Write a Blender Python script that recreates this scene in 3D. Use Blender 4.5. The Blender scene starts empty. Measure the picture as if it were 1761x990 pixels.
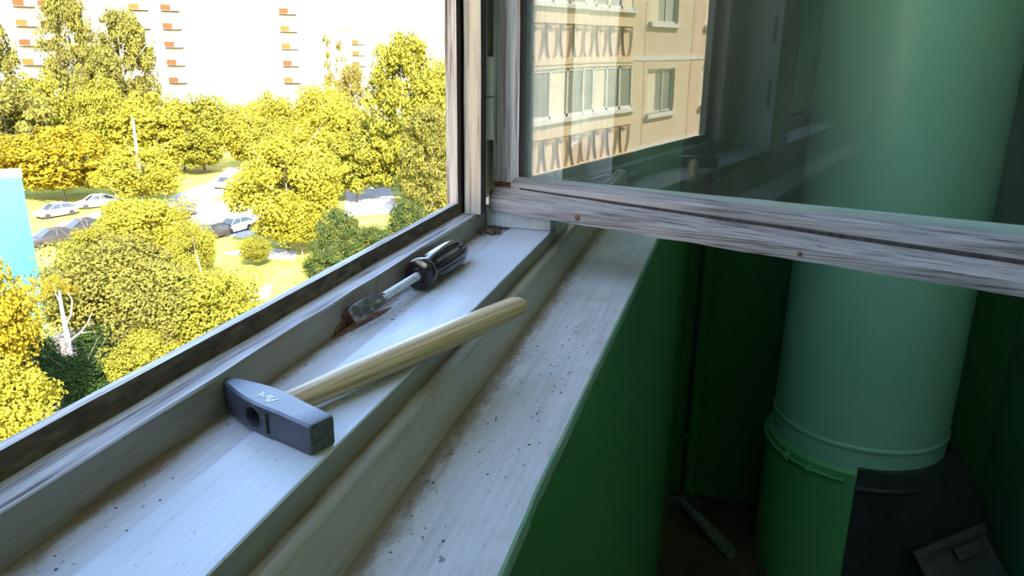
import bpy, bmesh, math, random
import numpy as np
from mathutils import Vector, Matrix, noise

random.seed(7)
rng = np.random.default_rng(11)
S = bpy.context.scene
COL = S.collection

# ------------------------------------------------------------------ camera
# the camera is the origin: X into the stairwell, Y along the window sill, Z up (metres)
FPX = 1299.0
RM = np.array([[0.9660, 0.0865, -0.2435],
               [0.2581, -0.2791, 0.9249],
               [0.0120, -0.9564, -0.2920]])       # columns: image right, image down, view direction
cd = bpy.data.cameras.new('camera')
cam = bpy.data.objects.new('camera', cd)
COL.objects.link(cam)
cd.sensor_width = 36.0
cd.lens = FPX / 1761.0 * 36.0
cd.clip_start = 0.01
cd.clip_end = 2000
cam.matrix_world = Matrix(((RM[0][0], -RM[0][1], -RM[0][2], 0),
                           (RM[1][0], -RM[1][1], -RM[1][2], 0),
                           (RM[2][0], -RM[2][1], -RM[2][2], 0),
                           (0, 0, 0, 1)))
S.camera = cam

# ------------------------------------------------------------------ sky, sun, exposure
SUN_EL = math.radians(36)
SUN_H = Vector((0.56, -0.83)).normalized()
world = bpy.data.worlds.new('sky')
S.world = world
world.use_nodes = True
wn = world.node_tree
wn.nodes.clear()
sky = wn.nodes.new('ShaderNodeTexSky')
sky.sky_type = 'NISHITA'
sky.sun_disc = False
sky.sun_elevation = SUN_EL
sky.sun_rotation = math.atan2(SUN_H.x, SUN_H.y)
sky.altitude = 200
sky.air_density = 1.0
sky.dust_density = 1.5
sky.ozone_density = 1.2
bg = wn.nodes.new('ShaderNodeBackground')
bg.inputs['Strength'].default_value = 1.42
wo = wn.nodes.new('ShaderNodeOutputWorld')
wn.links.new(sky.outputs[0], bg.inputs[0])
wn.links.new(bg.outputs[0], wo.inputs[0])

sd = bpy.data.lights.new('sun', 'SUN')
sd.energy = 44.0
sd.color = (1.0, 0.90, 0.74)
sd.angle = 0.009
sun = bpy.data.objects.new('sun', sd)
COL.objects.link(sun)
sdir = Vector((SUN_H.x * math.cos(SUN_EL), SUN_H.y * math.cos(SUN_EL), math.sin(SUN_EL)))
sun.rotation_euler = sdir.to_track_quat('Z', 'Y').to_euler()

S.view_settings.view_transform = 'Standard'
S.view_settings.look = 'None'
S.view_settings.exposure = 0.0
S.view_settings.gamma = 1.0
S.view_settings.use_curve_mapping = False
S.cycles.max_bounces = 10
S.cycles.diffuse_bounces = 6
S.cycles.transparent_max_bounces = 24
S.cycles.caustics_reflective = False
S.cycles.caustics_refractive = False
S.cycles.sample_clamp_indirect = 8.0
S.cycles.use_denoising = True

# ------------------------------------------------------------------ geometry helpers
def ray(x, y):
    d = RM @ np.array([x - 880.5, y - 495.0, FPX])
    return d / np.linalg.norm(d)

def on_z(x, y, z):
    d = ray(x, y)
    return d * (z / d[2])

GROUND = -17.0
def on_ground(x, y, z=GROUND):
    return on_z(x, y, z)

def at_range(x, y, D):
    d = ray(x, y)
    return d * (D / math.hypot(d[0], d[1]))

class MB:
    """collects faces of one mesh"""
    def __init__(s):
        s.v = []; s.f = []; s.m = []
    def face(s, pts, mi=0):
        b = len(s.v); s.v += [tuple(p) for p in pts]
        s.f.append(tuple(range(b, b + len(pts)))); s.m.append(mi)
    def box(s, a, b, mi=0, top=None):
        x0, y0, z0 = [min(i, j) for i, j in zip(a, b)]; x1, y1, z1 = [max(i, j) for i, j in zip(a, b)]
        k = len(s.v)
        s.v += [(x0, y0, z0), (x1, y0, z0), (x1, y1, z0), (x0, y1, z0), (x0, y0, z1), (x1, y0, z1), (x1, y1, z1), (x0, y1, z1)]
        for q in ((0, 3, 2, 1), (4, 5, 6, 7), (0, 1, 5, 4), (1, 2, 6, 5), (2, 3, 7, 6), (3, 0, 4, 7)):
            s.f.append(tuple(k + i for i in q)); s.m.append(mi)
        return s
    def loft(s, rings, caps=True, mi=0, seg=None, closed=True):
        n = len(rings[0]); k = len(s.v)
        for r in rings: s.v += [tuple(p) for p in r]
        for i in range(len(rings) - 1):
            for j in range(n if closed else n - 1):
                a = k + i * n + j; b = k + i * n + (j + 1) % n
                s.f.append((a, b, b + n, a + n)); s.m.append(seg[j] if seg else mi)
        if caps:
            s.f.append(tuple(k + j for j in reversed(range(n)))); s.m.append(mi)
            s.f.append(tuple(k + (len(rings) - 1) * n + j for j in range(n))); s.m.append(mi)
        return s
    def tube(s, pts, radii, n=12, mi=0, caps=True):
        pts = [Vector(p) for p in pts]
        if not hasattr(radii, '__len__'): radii = [radii] * len(pts)
        rings = []
        t0 = (pts[1] - pts[0]).normalized()
        up = Vector((0, 0, 1)) if abs(t0.z) < .9 else Vector((1, 0, 0))
        a = t0.cross(up).normalized()
        for i, p in enumerate(pts):
            t = (pts[min(i + 1, len(pts) - 1)] - pts[max(i - 1, 0)]).normalized()
            a = (a - t * a.dot(t)).normalized(); b = t.cross(a)
            rings.append([p + (a * math.cos(2 * math.pi * j / n) + b * math.sin(2 * math.pi * j / n)) * radii[i] for j in range(n)])
        return s.loft(rings, caps, mi)
    def extrude_y(s, prof, ys, seg=None, jit=0.0, caps=True, mi=0, seed=0.0):
        rings = []
        for y in ys:
            r = []
            for j, (x, z) in enumerate(prof):
                nx = noise.noise(Vector((y * 14 + seed, j * 3.1, .3))) * jit
                nz = noise.noise(Vector((y * 14 + seed, j * 3.1, 7.3))) * jit
                r.append((x + nx, y, z + nz))
            rings.append(r)
        return s.loft(rings, caps, mi, seg)
    def mesh(s, name, smooth=None):
        me = bpy.data.meshes.new(name)
        me.from_pydata(s.v, [], s.f)
        me.polygons.foreach_set('material_index', s.m)
        bm = bmesh.new(); bm.from_mesh(me)
        bmesh.ops.remove_doubles(bm, verts=bm.verts, dist=1e-6)
        bmesh.ops.recalc_face_normals(bm, faces=bm.faces)
        bm.to_mesh(me); bm.free()
        if smooth:
            me.shade_smooth(); me.set_sharp_from_angle(angle=smooth)
        return me
    def build(s, name, mats, parent=None, smooth=None, bevel=0, local=False):
        if parent is not None and not local:
            L = parent_loc(parent)
            s.v = [(x - L[0], y - L[1], z - L[2]) for x, y, z in s.v]
        o = bpy.data.objects.new(name, s.mesh(name, smooth))
        for m in (mats if isinstance(mats, (list, tuple)) else [mats]): o.data.materials.append(m)
        COL.objects.link(o)
        if parent is not None: o.parent = parent
        if bevel:
            b = o.modifiers.new('bevel', 'BEVEL'); b.width = bevel; b.segments = 2; b.limit_method = 'ANGLE'; b.angle_limit = .6
        return o

def parent_loc(p):
    L = Vector((0, 0, 0))
    while p is not None:
        L += p.location; p = p.parent
    return L

def tag(o, label=None, cat=None, group=None, kind=None):
    if label: o['label'] = label
    if cat: o['category'] = cat
    if group: o['group'] = group
    if kind: o['kind'] = kind
    return o

def thing(name, label=None, cat=None, loc=(0, 0, 0), rz=0.0, group=None, kind=None):
    o = bpy.data.objects.new(name, None)
    o.empty_display_size = .1
    COL.objects.link(o); o.location = loc; o.rotation_euler = (0, 0, rz)
    return tag(o, label, cat, group, kind)

def link_mesh(name, me, parent=None, loc=(0, 0, 0), rot=(0, 0, 0), scale=(1, 1, 1)):
    o = bpy.data.objects.new(name, me); COL.objects.link(o)
    o.parent = parent; o.location = loc; o.rotation_euler = rot; o.scale = scale
    return o

def obj_mat(o, m, i=0):
    o.material_slots[i].link = 'OBJECT'; o.material_slots[i].material = m

def frange(a, b, n): return [a + (b - a) * i / n for i in range(n + 1)]

# ------------------------------------------------------------------ materials
def nt(name):
    m = bpy.data.materials.new(name); m.use_nodes = True
    t = m.node_tree; b = t.nodes['Principled BSDF']
    return m, t, b

def plain(name, col, rough=.6, metal=0.0, spec=.5):
    m, t, b = nt(name)
    b.inputs['Base Color'].default_value = (*col, 1); b.inputs['Roughness'].default_value = rough
    b.inputs['Metallic'].default_value = metal; b.inputs['Specular IOR Level'].default_value = spec
    return m

def nd(t, kind, **kw):
    n = t.nodes.new('ShaderNode' + kind)
    for k, v in kw.items():
        if k in n.inputs: n.inputs[k].default_value = v
        else: setattr(n, k, v)
    return n

def ramp(t, stops, interp='LINEAR'):
    r = t.nodes.new('ShaderNodeValToRGB'); r.color_ramp.interpolation = interp
    e = r.color_ramp.elements
    while len(e) < len(stops): e.new(.5)
    for i, (p, c) in enumerate(stops):
        e[i].position = p; e[i].color = (*c, 1) if hasattr(c, '__len__') else (c, c, c, 1)
    return r

def coords(t, scale, kind='Object'):
    tc = nd(t, 'TexCoord'); mp = nd(t, 'Mapping'); mp.inputs['Scale'].default_value = scale
    t.links.new(tc.outputs[kind], mp.inputs['Vector']); return mp.outputs[0]

def mixc(t, fac, a, b, mode='MIX'):
    n = t.nodes.new('ShaderNodeMix'); n.data_type = 'RGBA'; n.blend_type = mode
    for s, v in ((0, fac), (6, a), (7, b)):
        if hasattr(v, 'is_output'): t.links.new(v, n.inputs[s])
        elif hasattr(v, '__len__'): n.inputs[s].default_value = (*v, 1)
        else: n.inputs[s].default_value = v
    return n.outputs[2]

def noisy(name, stops, scale=(5, 5, 5), detail=6, rough=.6, bump=.0, bscale=None, spec=.5, dist=.002, distortion=0.0):
    """noise-driven colour ramp"""
    m, t, b = nt(name)
    n = nd(t, 'TexNoise', Scale=1.0, Detail=detail, Roughness=.6, Distortion=distortion)
    t.links.new(coords(t, scale), n.inputs['Vector'])
    r = ramp(t, stops); t.links.new(n.outputs[0], r.inputs[0]); t.links.new(r.outputs[0], b.inputs['Base Color'])
    b.inputs['Roughness'].default_value = rough; b.inputs['Specular IOR Level'].default_value = spec
    if bump:
        n2 = nd(t, 'TexNoise', Scale=1.0, Detail=8.0); t.links.new(coords(t, bscale or scale), n2.inputs['Vector'])
        bp = nd(t, 'Bump', Strength=bump, Distance=dist); t.links.new(n2.outputs[0], bp.inputs['Height']); t.links.new(bp.outputs[0], b.inputs['Normal'])
    return m

def old_wood(name, axis, light, mid, dark, fine=420, along=9, bump=.7, streak=.0, streak_col=(.2, .05, .03)):
    """weathered, silvery wood with worn paint; grain runs along the axis"""
    m, t, b = nt(name)
    sc = [fine] * 3; sc[axis] = along
    n = nd(t, 'TexNoise', Scale=1.0, Detail=7.0, Roughness=.65, Distortion=.4); t.links.new(coords(t, sc), n.inputs['Vector'])
    r = ramp(t, [(.34, dark), (.43, mid), (.53, light), (.8, [min(1, c * 1.12) for c in light])]); t.links.new(n.outputs[0], r.inputs[0])
    sc2 = [55] * 3; sc2[axis] = 5
    n2 = nd(t, 'TexNoise', Scale=1.0, Detail=5.0, Roughness=.6, Distortion=.8); t.links.new(coords(t, sc2), n2.inputs['Vector'])
    r2 = ramp(t, [(.30, .55), (.5, .95), (.7, 1.1)]); t.links.new(n2.outputs[0], r2.inputs[0])
    c = mixc(t, 1.0, r.outputs[0], r2.outputs[0], 'MULTIPLY')
    if streak:
        sc3 = [120] * 3; sc3[axis] = 4
        n3 = nd(t, 'TexNoise', Scale=1.0, Detail=6.0); t.links.new(coords(t, sc3), n3.inputs['Vector'])
        r3 = ramp(t, [(.56, 0), (.66, streak)]); t.links.new(n3.outputs[0], r3.inputs[0])
        c = mixc(t, r3.outputs[0], c, streak_col)
    t.links.new(c, b.inputs['Base Color'])
    b.inputs['Roughness'].default_value = .75; b.inputs['Specular IOR Level'].default_value = .25
    bp = nd(t, 'Bump', Strength=bump, Distance=.0015); t.links.new(n.outputs[0], bp.inputs['Height']); t.links.new(bp.outputs[0], b.inputs['Normal'])
    return m

def old_paint(name, col, dirt=(.22, .15, .09), crease=None, speck=.5, stroke_axis=1, amount=.35, rough=.45, fade=(.30, .75), stroke=.86):
    """old oil paint: brush strokes, blotches, specks; crease = (x, width): dirt packed along that line"""
    m, t, b = nt(name)
    sc = [260] * 3; sc[stroke_axis] = 10
    st = nd(t, 'TexNoise', Scale=1.0, Detail=4.0); t.links.new(coords(t, sc), st.inputs['Vector'])
    rs = ramp(t, [(.30, stroke), (.6, 1.03)]); t.links.new(st.outputs[0], rs.inputs[0])
    c = mixc(t, 1.0, col, rs.outputs[0], 'MULTIPLY')
    bl = nd(t, 'TexNoise', Scale=1.0, Detail=8.0, Roughness=.7); t.links.new(coords(t, (28, 14, 28)), bl.inputs['Vector'])
    rb = ramp(t, [(.52, 0), (.75, amount)]); t.links.new(bl.outputs[0], rb.inputs[0])
    c = mixc(t, rb.outputs[0], c, [d * 1.6 for d in dirt])
    if crease:
        tc = nd(t, 'TexCoord'); sx = nd(t, 'SeparateXYZ'); t.links.new(tc.outputs['Object'], sx.inputs[0])
        d1 = nd(t, 'Math', operation='SUBTRACT'); t.links.new(sx.outputs[0], d1.inputs[0]); d1.inputs[1].default_value = crease[0]
        d2 = nd(t, 'Math', operation='ABSOLUTE'); t.links.new(d1.outputs[0], d2.inputs[0])
        d3 = nd(t, 'Math', operation='DIVIDE'); t.links.new(d2.outputs[0], d3.inputs[0]); d3.inputs[1].default_value = crease[1]
        cn = nd(t, 'TexNoise', Scale=1.0, Detail=8.0, Roughness=.75); t.links.new(coords(t, (140, 45, 140)), cn.inputs['Vector'])
        a1 = nd(t, 'Math', operation='MULTIPLY_ADD'); t.links.new(cn.outputs[0], a1.inputs[0]); a1.inputs[1].default_value = 1.5; a1.inputs[2].default_value = -.75
        a2 = nd(t, 'Math', operation='ADD'); t.links.new(d3.outputs[0], a2.inputs[0]); t.links.new(a1.outputs[0], a2.inputs[1])
        rc = ramp(t, [(fade[0], .85), (fade[1], .0)]); t.links.new(a2.outputs[0], rc.inputs[0])
        c = mixc(t, rc.outputs[0], c, dirt)
    if speck:
        vn = nd(t, 'TexNoise', Scale=1.0, Detail=3.0, Roughness=.5); t.links.new(coords(t, (330, 160, 330)), vn.inputs['Vector'])
        rv = ramp(t, [(.685, 0), (.72, speck)]); t.links.new(vn.outputs[0], rv.inputs[0])
        c = mixc(t, rv.outputs[0], c, (.10, .085, .08))
    t.links.new(c, b.inputs['Base Color'])
    b.inputs['Roughness'].default_value = rough; b.inputs['Specular IOR Level'].default_value = .4
    bp = nd(t, 'Bump', Strength=.35, Distance=.001); t.links.new(st.outputs[0], bp.inputs['Height'])
    bp2 = nd(t, 'Bump', Strength=.4, Distance=.0012); t.links.new(bl.outputs[0], bp2.inputs['Height']); t.links.new(bp.outputs[0], bp2.inputs['Normal'])
    t.links.new(bp2.outputs[0], b.inputs['Normal'])
    return m

def leaf_mat(name, stops, scale=.35, trans=.35):
    m, t, b = nt(name)
    t.nodes.remove(b); out = t.nodes['Material Output']
    g = nd(t, 'NewGeometry'); mp = nd(t, 'Mapping'); mp.inputs['Scale'].default_value = (scale,) * 3
    t.links.new(g.outputs['Position'], mp.inputs[0])
    n = nd(t, 'TexNoise', Scale=1.0, Detail=5.0, Roughness=.8); t.links.new(mp.outputs[0], n.inputs['Vector'])
    r = ramp(t, stops); t.links.new(n.outputs[0], r.inputs[0])
    d = nd(t, 'BsdfDiffuse'); tr = nd(t, 'BsdfTranslucent'); mx = nd(t, 'MixShader', Fac=trans)
    t.links.new(r.outputs[0], d.inputs[0]); t.links.new(r.outputs[0], tr.inputs[0])
    t.links.new(d.outputs[0], mx.inputs[1]); t.links.new(tr.outputs[0], mx.inputs[2]); t.links.new(mx.outputs[0], out.inputs[0])
    return m

def glass_mat(name, tint=(.93, .97, .95)):
    """clear window glass: Fresnel reflection on both faces over straight transmission"""
    m, t, b = nt(name)
    t.nodes.remove(b); out = t.nodes['Material Output']
    g = nd(t, 'NewGeometry')
    io = nd(t, 'Mix'); io.data_type = 'FLOAT'; io.inputs[2].default_value = 1.55; io.inputs[3].default_value = 1 / 1.55
    t.links.new(g.outputs['Backfacing'], io.inputs[0])
    fr = nd(t, 'Fresnel'); t.links.new(io.outputs[0], fr.inputs['IOR'])
    tr = nd(t, 'BsdfTransparent'); tr.inputs[0].default_value = (*tint, 1)
    gl = nd(t, 'BsdfGlossy'); gl.inputs['Roughness'].default_value = 0.0
    wv = nd(t, 'TexNoise', Scale=1.0, Detail=1.0); t.links.new(coords(t, (5, 5, 4)), wv.inputs['Vector'])
    bp = nd(t, 'Bump', Strength=.06, Distance=.004); t.links.new(wv.outputs[0], bp.inputs['Height']); t.links.new(bp.outputs[0], gl.inputs['Normal'])
    mx = nd(t, 'MixShader'); t.links.new(fr.outputs[0], mx.inputs[0]); t.links.new(tr.outputs[0], mx.inputs[1]); t.links.new(gl.outputs[0], mx.inputs[2])
    du = nd(t, 'BsdfDiffuse'); du.inputs[0].default_value = (.8, .8, .78, 1)
    dn_ = nd(t, 'TexNoise', Scale=1.0, Detail=6.0, Roughness=.7); t.links.new(coords(t, (9, 9, 3)), dn_.inputs['Vector'])
    dr = ramp(t, [(.35, .008), (.7, .035)]); t.links.new(dn_.outputs[0], dr.inputs[0])
    m2 = nd(t, 'MixShader'); t.links.new(dr.outputs[0], m2.inputs[0]); t.links.new(mx.outputs[0], m2.inputs[1]); t.links.new(du.outputs[0], m2.inputs[2])
    t.links.new(m2.outputs[0], out.inputs[0])
    return m

M = {}
WHITE = (.62, .64, .66)
M['plank'] = old_paint('white_plank_paint', (.58, .605, .65), amount=.16, speck=.35, rough=.38, stroke=.955)
M['strip'] = old_paint('white_strip_paint', (.53, .525, .54), crease=(-.267, .017), amount=.35, speck=.7)
M['plank_face'] = old_paint('plank_face_paint', (.30, .29, .25), amount=.25, speck=.2)
M['nosing'] = old_paint('nosing_paint', (.41, .385, .335), crease=(-.183, .006), amount=.3, speck=.3, rough=.30, dirt=(.20, .12, .07))
M['sill'] = old_paint('sill_paint', (.58, .58, .60), crease=(-.168, .026), amount=.45, speck=.75, dirt=(.21, .14, .085))
M['sill_edge'] = noisy('turquoise_edge_paint', [(.35, (.30, .55, .48)), (.65, (.45, .66, .60))], (60, 20, 60), rough=.4)
M['rail_top'] = old_wood('weathered_rail_paint', 1, (.68, .67, .70), (.46, .44, .47), (.18, .14, .13), fine=330, along=8)
M['rail_face'] = old_paint('grey_rail_paint', (.27, .245, .205), amount=.55, speck=.35, crease=(-.266, .0001))
M['grime'] = noisy('grimy_old_putty', [(.3, (.035, .022, .014)), (.5, (.10, .07, .045)), (.72, (.20, .15, .10))], (160, 50, 160), 8, .9, .9, (240, 120, 240))
M['lip_top'] = old_wood('pale_lip_wood', 1, (.60, .58, .58), (.42, .39, .38), (.20, .15, .13), fine=380, along=10)
M['jamb_lip'] = old_wood('jamb_grain_wood', 2, (.60, .53, .51), (.38, .30, .29), (.09, .05, .04), fine=420, along=8, streak=.55)
M['jamb'] = old_wood('jamb_paint_wood', 2, (.62, .55, .46), (.55, .47, .39), (.30, .22, .17), fine=230, along=6, bump=.3)
M['jamb_dark'] = noisy('recess_shade', [(.35, (.03, .022, .025)), (.7, (.09, .07, .07))], (200, 200, 20), 6, .9)  # dark colour paints the shade of jamb grooves, side faces and slots
M['post'] = old_paint('white_post_paint', (.60, .62, .64), stroke_axis=2, amount=.35, speck=.5)
M['stile'] = old_wood('sash_stile_wood', 2, (.80, .76, .74), (.56, .49, .47), (.14, .08, .07), fine=400, along=7, bump=.9, streak=.6)
M['rail_wood'] = old_wood('sash_rail_wood', 0, (.46, .42, .42), (.31, .27, .27), (.09, .065, .06), fine=330, along=8, bump=.9)
M['bead_wood'] = old_wood('sash_bead_wood', 0, (.46, .43, .44), (.34, .30, .31), (.13, .10, .09), fine=260, along=7, bump=.7)
M['back_paint'] = old_paint('sash_back_paint', (.66, .72, .72), stroke_axis=0, amount=.2, speck=.1)
M['rust'] = noisy('rusty_nail', [(.3, (.07, .025, .015)), (.6, (.26, .11, .05))], (900, 900, 900), 4, .9)
M['raw_wood'] = noisy('bare_red_wood', [(.3, (.07, .025, .014)), (.5, (.19, .07, .035)), (.7, (.35, .19, .11))], (60, 260, 260), 6, .85, .6)
M['hinge'] = old_paint('hinge_paint', (.82, .78, .72), stroke_axis=2, amount=.35, speck=.4)
M['glass'] = glass_mat('window_glass')

def wall_paint(name, a, b_, rough=.38):
    return noisy(name, [(.3, a), (.7, b_)], (3.0, 3.0, 2.0), 5, rough, .25, (60, 60, 40), spec=.45, dist=.002)
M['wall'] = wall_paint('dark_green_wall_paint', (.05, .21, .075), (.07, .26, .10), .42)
M['wall_far'] = wall_paint('deep_green_wall', (.022, .125, .038), (.030, .15, .050), .5)
M['pipe'] = wall_paint('sea_green_pipe_paint', (.25, .555, .42), (.31, .61, .48), .36)
M['pipe_low'] = wall_paint('leaf_green_pipe_paint', (.10, .38, .15), (.13, .43, .18), .4)
def two_tone(name, a, b_, zl):
    m = wall_paint(name, a, b_); t = m.node_tree; bs = t.nodes['Principled BSDF']
    src = bs.inputs['Base Color'].links[0].from_socket
    tc = nd(t, 'TexCoord'); sx = nd(t, 'SeparateXYZ'); t.links.new(tc.outputs['Object'], sx.inputs[0])
    g = nd(t, 'Math', operation='GREATER_THAN'); t.links.new(sx.outputs[2], g.inputs[0]); g.inputs[1].default_value = zl
    t.links.new(mixc(t, g.outputs[0], src, (.72, .74, .72)), bs.inputs['Base Color']); return m
M['wall_two'] = two_tone('green_wall_with_whitewash_above', (.05, .21, .08), (.07, .26, .11), .45)
M['ceiling'] = plain('ceiling_whitewash', (.78, .80, .78), .9)
M['hopper'] = noisy('black_hopper_paint', [(.3, (.020, .025, .028)), (.7, (.042, .048, .050))], (30, 30, 30), 5, .5, .3)
M['floor'] = noisy('dirty_concrete_floor', [(.3, (.028, .022, .014)), (.7, (.075, .058, .038))], (9, 9, 9), 7, .9, .4, (60, 60, 60))
M['tool_dark'] = noisy('dark_tool_iron', [(.3, (.02, .026, .026)), (.7, (.06, .07, .07))], (60, 60, 60), 5, .6)
M['tool_grey'] = noisy('worn_grey_handle', [(.3, (.05, .075, .07)), (.7, (.14, .18, .17))], (50, 50, 50), 6, .7)

# ------------------------------------------------------------------ the stairwell shell
ZF = -1.34            # floor
ZC = 2.85             # ceiling
YF = 2.22             # far wall
EDGE = [(-1.9, -.118), (-.6, -.108), (0, -.098), (.25, -.0885), (.33, -.0885), (.42, -.088), (.55, -.0852), (.68, -.082), (.85, -.0775), (1.1, -.0725), (1.5, -.062), (2.22, -.043)]
def edge_x(y):
    for (a, xa), (b, xb) in zip(EDGE, EDGE[1:]):
        if a <= y <= b: return xa + (xb - xa) * (y - a) / (b - a)
    return EDGE[0][1] if y < EDGE[0][0] else EDGE[-1][1]

ZS = -.256            # top of the wide sill board
b = MB()
ys = frange(-1.9, 2.22, 80)
rings = []
for y in ys:
    wob = .0012 * noise.noise(Vector((y * 9, 0, 0)))
    rings.append([(-.36, y, ZF - .1), (edge_x(y) + wob, y, ZF - .1), (edge_x(y) + wob, y, ZS - .012), (-.36, y, ZS - .03)])
b.loft(rings)
wl = b.build('wall_left', M['wall'], smooth=.6); tag(wl, kind='structure')
b = MB(); b.box((-.36, 1.56, ZS - .012), (-.062, YF, ZC)); b.box((-.36, -1.9, 2.6), (-.07, 1.56, ZC)); b.box((-.36, -2.1, ZF), (-.118, -1.85, ZC)); b.box((-.36, -1.9, ZS - .012), (-.10, -.66, .55)); b.box((-.30, -.70, .55), (-.20, -.66, 2.6))  # gap left above the near wall is added unseen to brighten the interior
tag(b.build('wall_left_window_side', M['wall_far']), kind='structure')  # deeper green put in here to hold down the bay's light
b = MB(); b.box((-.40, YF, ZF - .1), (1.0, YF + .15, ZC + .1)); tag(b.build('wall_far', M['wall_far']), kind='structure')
b = MB(); b.box((.83, 1.30, ZF), (1.0, YF, ZC)); b.box((.83, 1.30, ZF), (2.3, 1.42, ZC)); b.box((2.2, -2.1, ZF), (2.3, 1.42, ZC))
tag(b.build('wall_right', M['wall_two']), kind='structure')
b = MB(); b.box((-.36, -2.2, ZF), (2.3, -2.1, ZC)); tag(b.build('wall_near', M['wall_two']), kind='structure')
b = MB(); b.box((-.36, -2.2, ZF - .1), (2.3, YF + .1, ZF)); tag(b.build('floor', M['floor']), kind='structure')
b = MB(); b.box((-.36, -2.2, ZC), (2.3, YF + .1, ZC + .1)); tag(b.build('ceiling', M['ceiling']), kind='structure')

# ------------------------------------------------------------------ window frame (fixed), sill
win = thing('window_1', 'old white painted wooden window frame with rebated jambs and deep sill', loc=(0, .4, -.2), kind='structure')
YN, YJ = .03, .869                       # near post / far block faces
YS = frange(-1.85, .90, 130)
# outer lip
b = MB(); b.extrude_y([(-.2917, -.30), (-.2917, -.1637), (-.2838, -.1633), (-.2838, -.30)], frange(-1.85, .90, 110), seg=[1, 0, 1, 1], jit=.0006, mi=1)
b.build('frame_lip', [M['lip_top'], M['grime']], win)
# bottom rail with the weathered top
b = MB(); b.extrude_y([(-.284, -.30), (-.284, -.1772), (-.2668, -.1776), (-.2655, -.1790), (-.2655, -.204), (-.2655, -.30)], frange(-1.85, .90, 130), seg=[0, 0, 1, 1, 1, 1], jit=.0014, seed=4)
b.build('frame_rail', [M['rail_top'], M['rail_face']], win, smooth=.5)
# recessed strip and plank
b = MB(); b.extrude_y([(-.266, -.24), (-.266, -.2022), (-.233, -.2026), (-.233, -.24)], YS, jit=.0005, seed=8)
b.build('sill_strip', M['strip'], win)
b = MB(); b.extrude_y([(-.2345, -.24), (-.2345, -.2008), (-.2325, -.2000), (-.1826, -.2000), (-.1818, -.2008), (-.1822, -.2165), (-.186, -.24)], YS, seg=[0, 0, 0, 0, 1, 1, 1], jit=.0003, seed=12)
b.build('sill_plank', [M['plank'], M['plank_face']], win, smooth=.35)
# rounded nosing under the plank
prof = [(-.190, -.262), (-.190, -.2172), (-.1805, -.2172)]
for i in range(8):
    a = math.radians(95 - i * 12); prof.append((-.1765 + .0062 * math.cos(a), -.2243 + .0068 * math.sin(a)))
prof += [(-.1672, -.246), (-.1655, -.262)]
b = MB(); b.extrude_y(prof, frange(-1.85, 1.56, 150), jit=.0005, seed=20)
b.build('sill_nosing', M['nosing'], win, smooth=.9)
# wide sill board
b = MB(); rings = []
for y in frange(-1.85, 1.56, 150):
    e = edge_x(y) + .0010 * noise.noise(Vector((y * 26, 3, 0))) + .0005 * noise.noise(Vector((y * 90, 3, 5)))
    w = .0006 * noise.noise(Vector((y * 8, 9, 0)))
    rings.append([(-.19, y, ZS - .03), (-.19, y, ZS + .001), (-.150, y, ZS + w), (-.115, y, ZS - w), (e - .0012, y, ZS - .0004), (e + .0004, y, ZS - .0022), (e + .0004, y, ZS - .0135), (e - .01, y, ZS - .03)])
b.loft(rings, seg=[0, 0, 0, 0, 1, 1, 0, 0])
b.build('window_sill', [M['sill'], M['sill_edge']], win, smooth=.7)

# far post: lip, stepped jamb, block
TOPZ = 2.6  # window head raised out of view to let in more sky light
def zgrid(mb, x0, x1, y0, y1, z0, z1, n, jit, seed, mi=0, faces=None):
    rings = []
    for z in frange(z0, z1, n):
        j = [jit * noise.noise(Vector((z * 16 + seed, k * 2.7, .5))) for k in range(4)]
        rings.append([(x0 + j[0], y0 + j[1], z), (x1 + j[2], y0 + j[3], z), (x1, y1, z), (x0, y1, z)])
    mb.loft(rings, seg=faces or [mi] * 4, mi=mi)
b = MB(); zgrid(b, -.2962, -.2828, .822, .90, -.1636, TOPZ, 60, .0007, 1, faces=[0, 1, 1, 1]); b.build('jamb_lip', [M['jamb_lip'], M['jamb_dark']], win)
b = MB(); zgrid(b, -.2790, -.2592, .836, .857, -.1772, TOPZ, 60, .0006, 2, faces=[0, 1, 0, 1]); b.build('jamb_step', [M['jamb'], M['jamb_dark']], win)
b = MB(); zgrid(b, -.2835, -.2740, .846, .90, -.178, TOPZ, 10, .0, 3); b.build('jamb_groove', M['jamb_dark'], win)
b = MB(); b.box((-.2845, .935, -.26), (-.1822, .985, TOPZ)); b.box((-.2650, .876, -.2), (-.1835, .936, -.176))
b.build('post', M['post'], win, bevel=.0015)
b = MB(); zgrid(b, -.2840, -.2740, .900, .936, -.17, TOPZ, 30, .0004, 5); b.build('post_recess', M['jamb'], win)
# narrow glazed bay beyond the post and the end reveal
b = MB(); b.box((-.300, .985, -.26), (-.270, 1.548, -.165)); b.build('bay_rail', M['post'], win)
b = MB(); b.box((-.2955, .985, -.17), (-.2925, 1.548, TOPZ)); b.build('bay_pane', M['glass'], win)
b = MB(); b.box((-.300, .985, -.17), (-.288, 1.26, TOPZ)); b.build('bay_light_block', M['plank_face'], win)  # unseen board added to cut the light reaching the end reveal
b = MB(); b.box((-.33, 1.548, -.26), (-.2, 1.575, TOPZ)); b.build('end_reveal', M['post'], win, bevel=.001)
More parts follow.
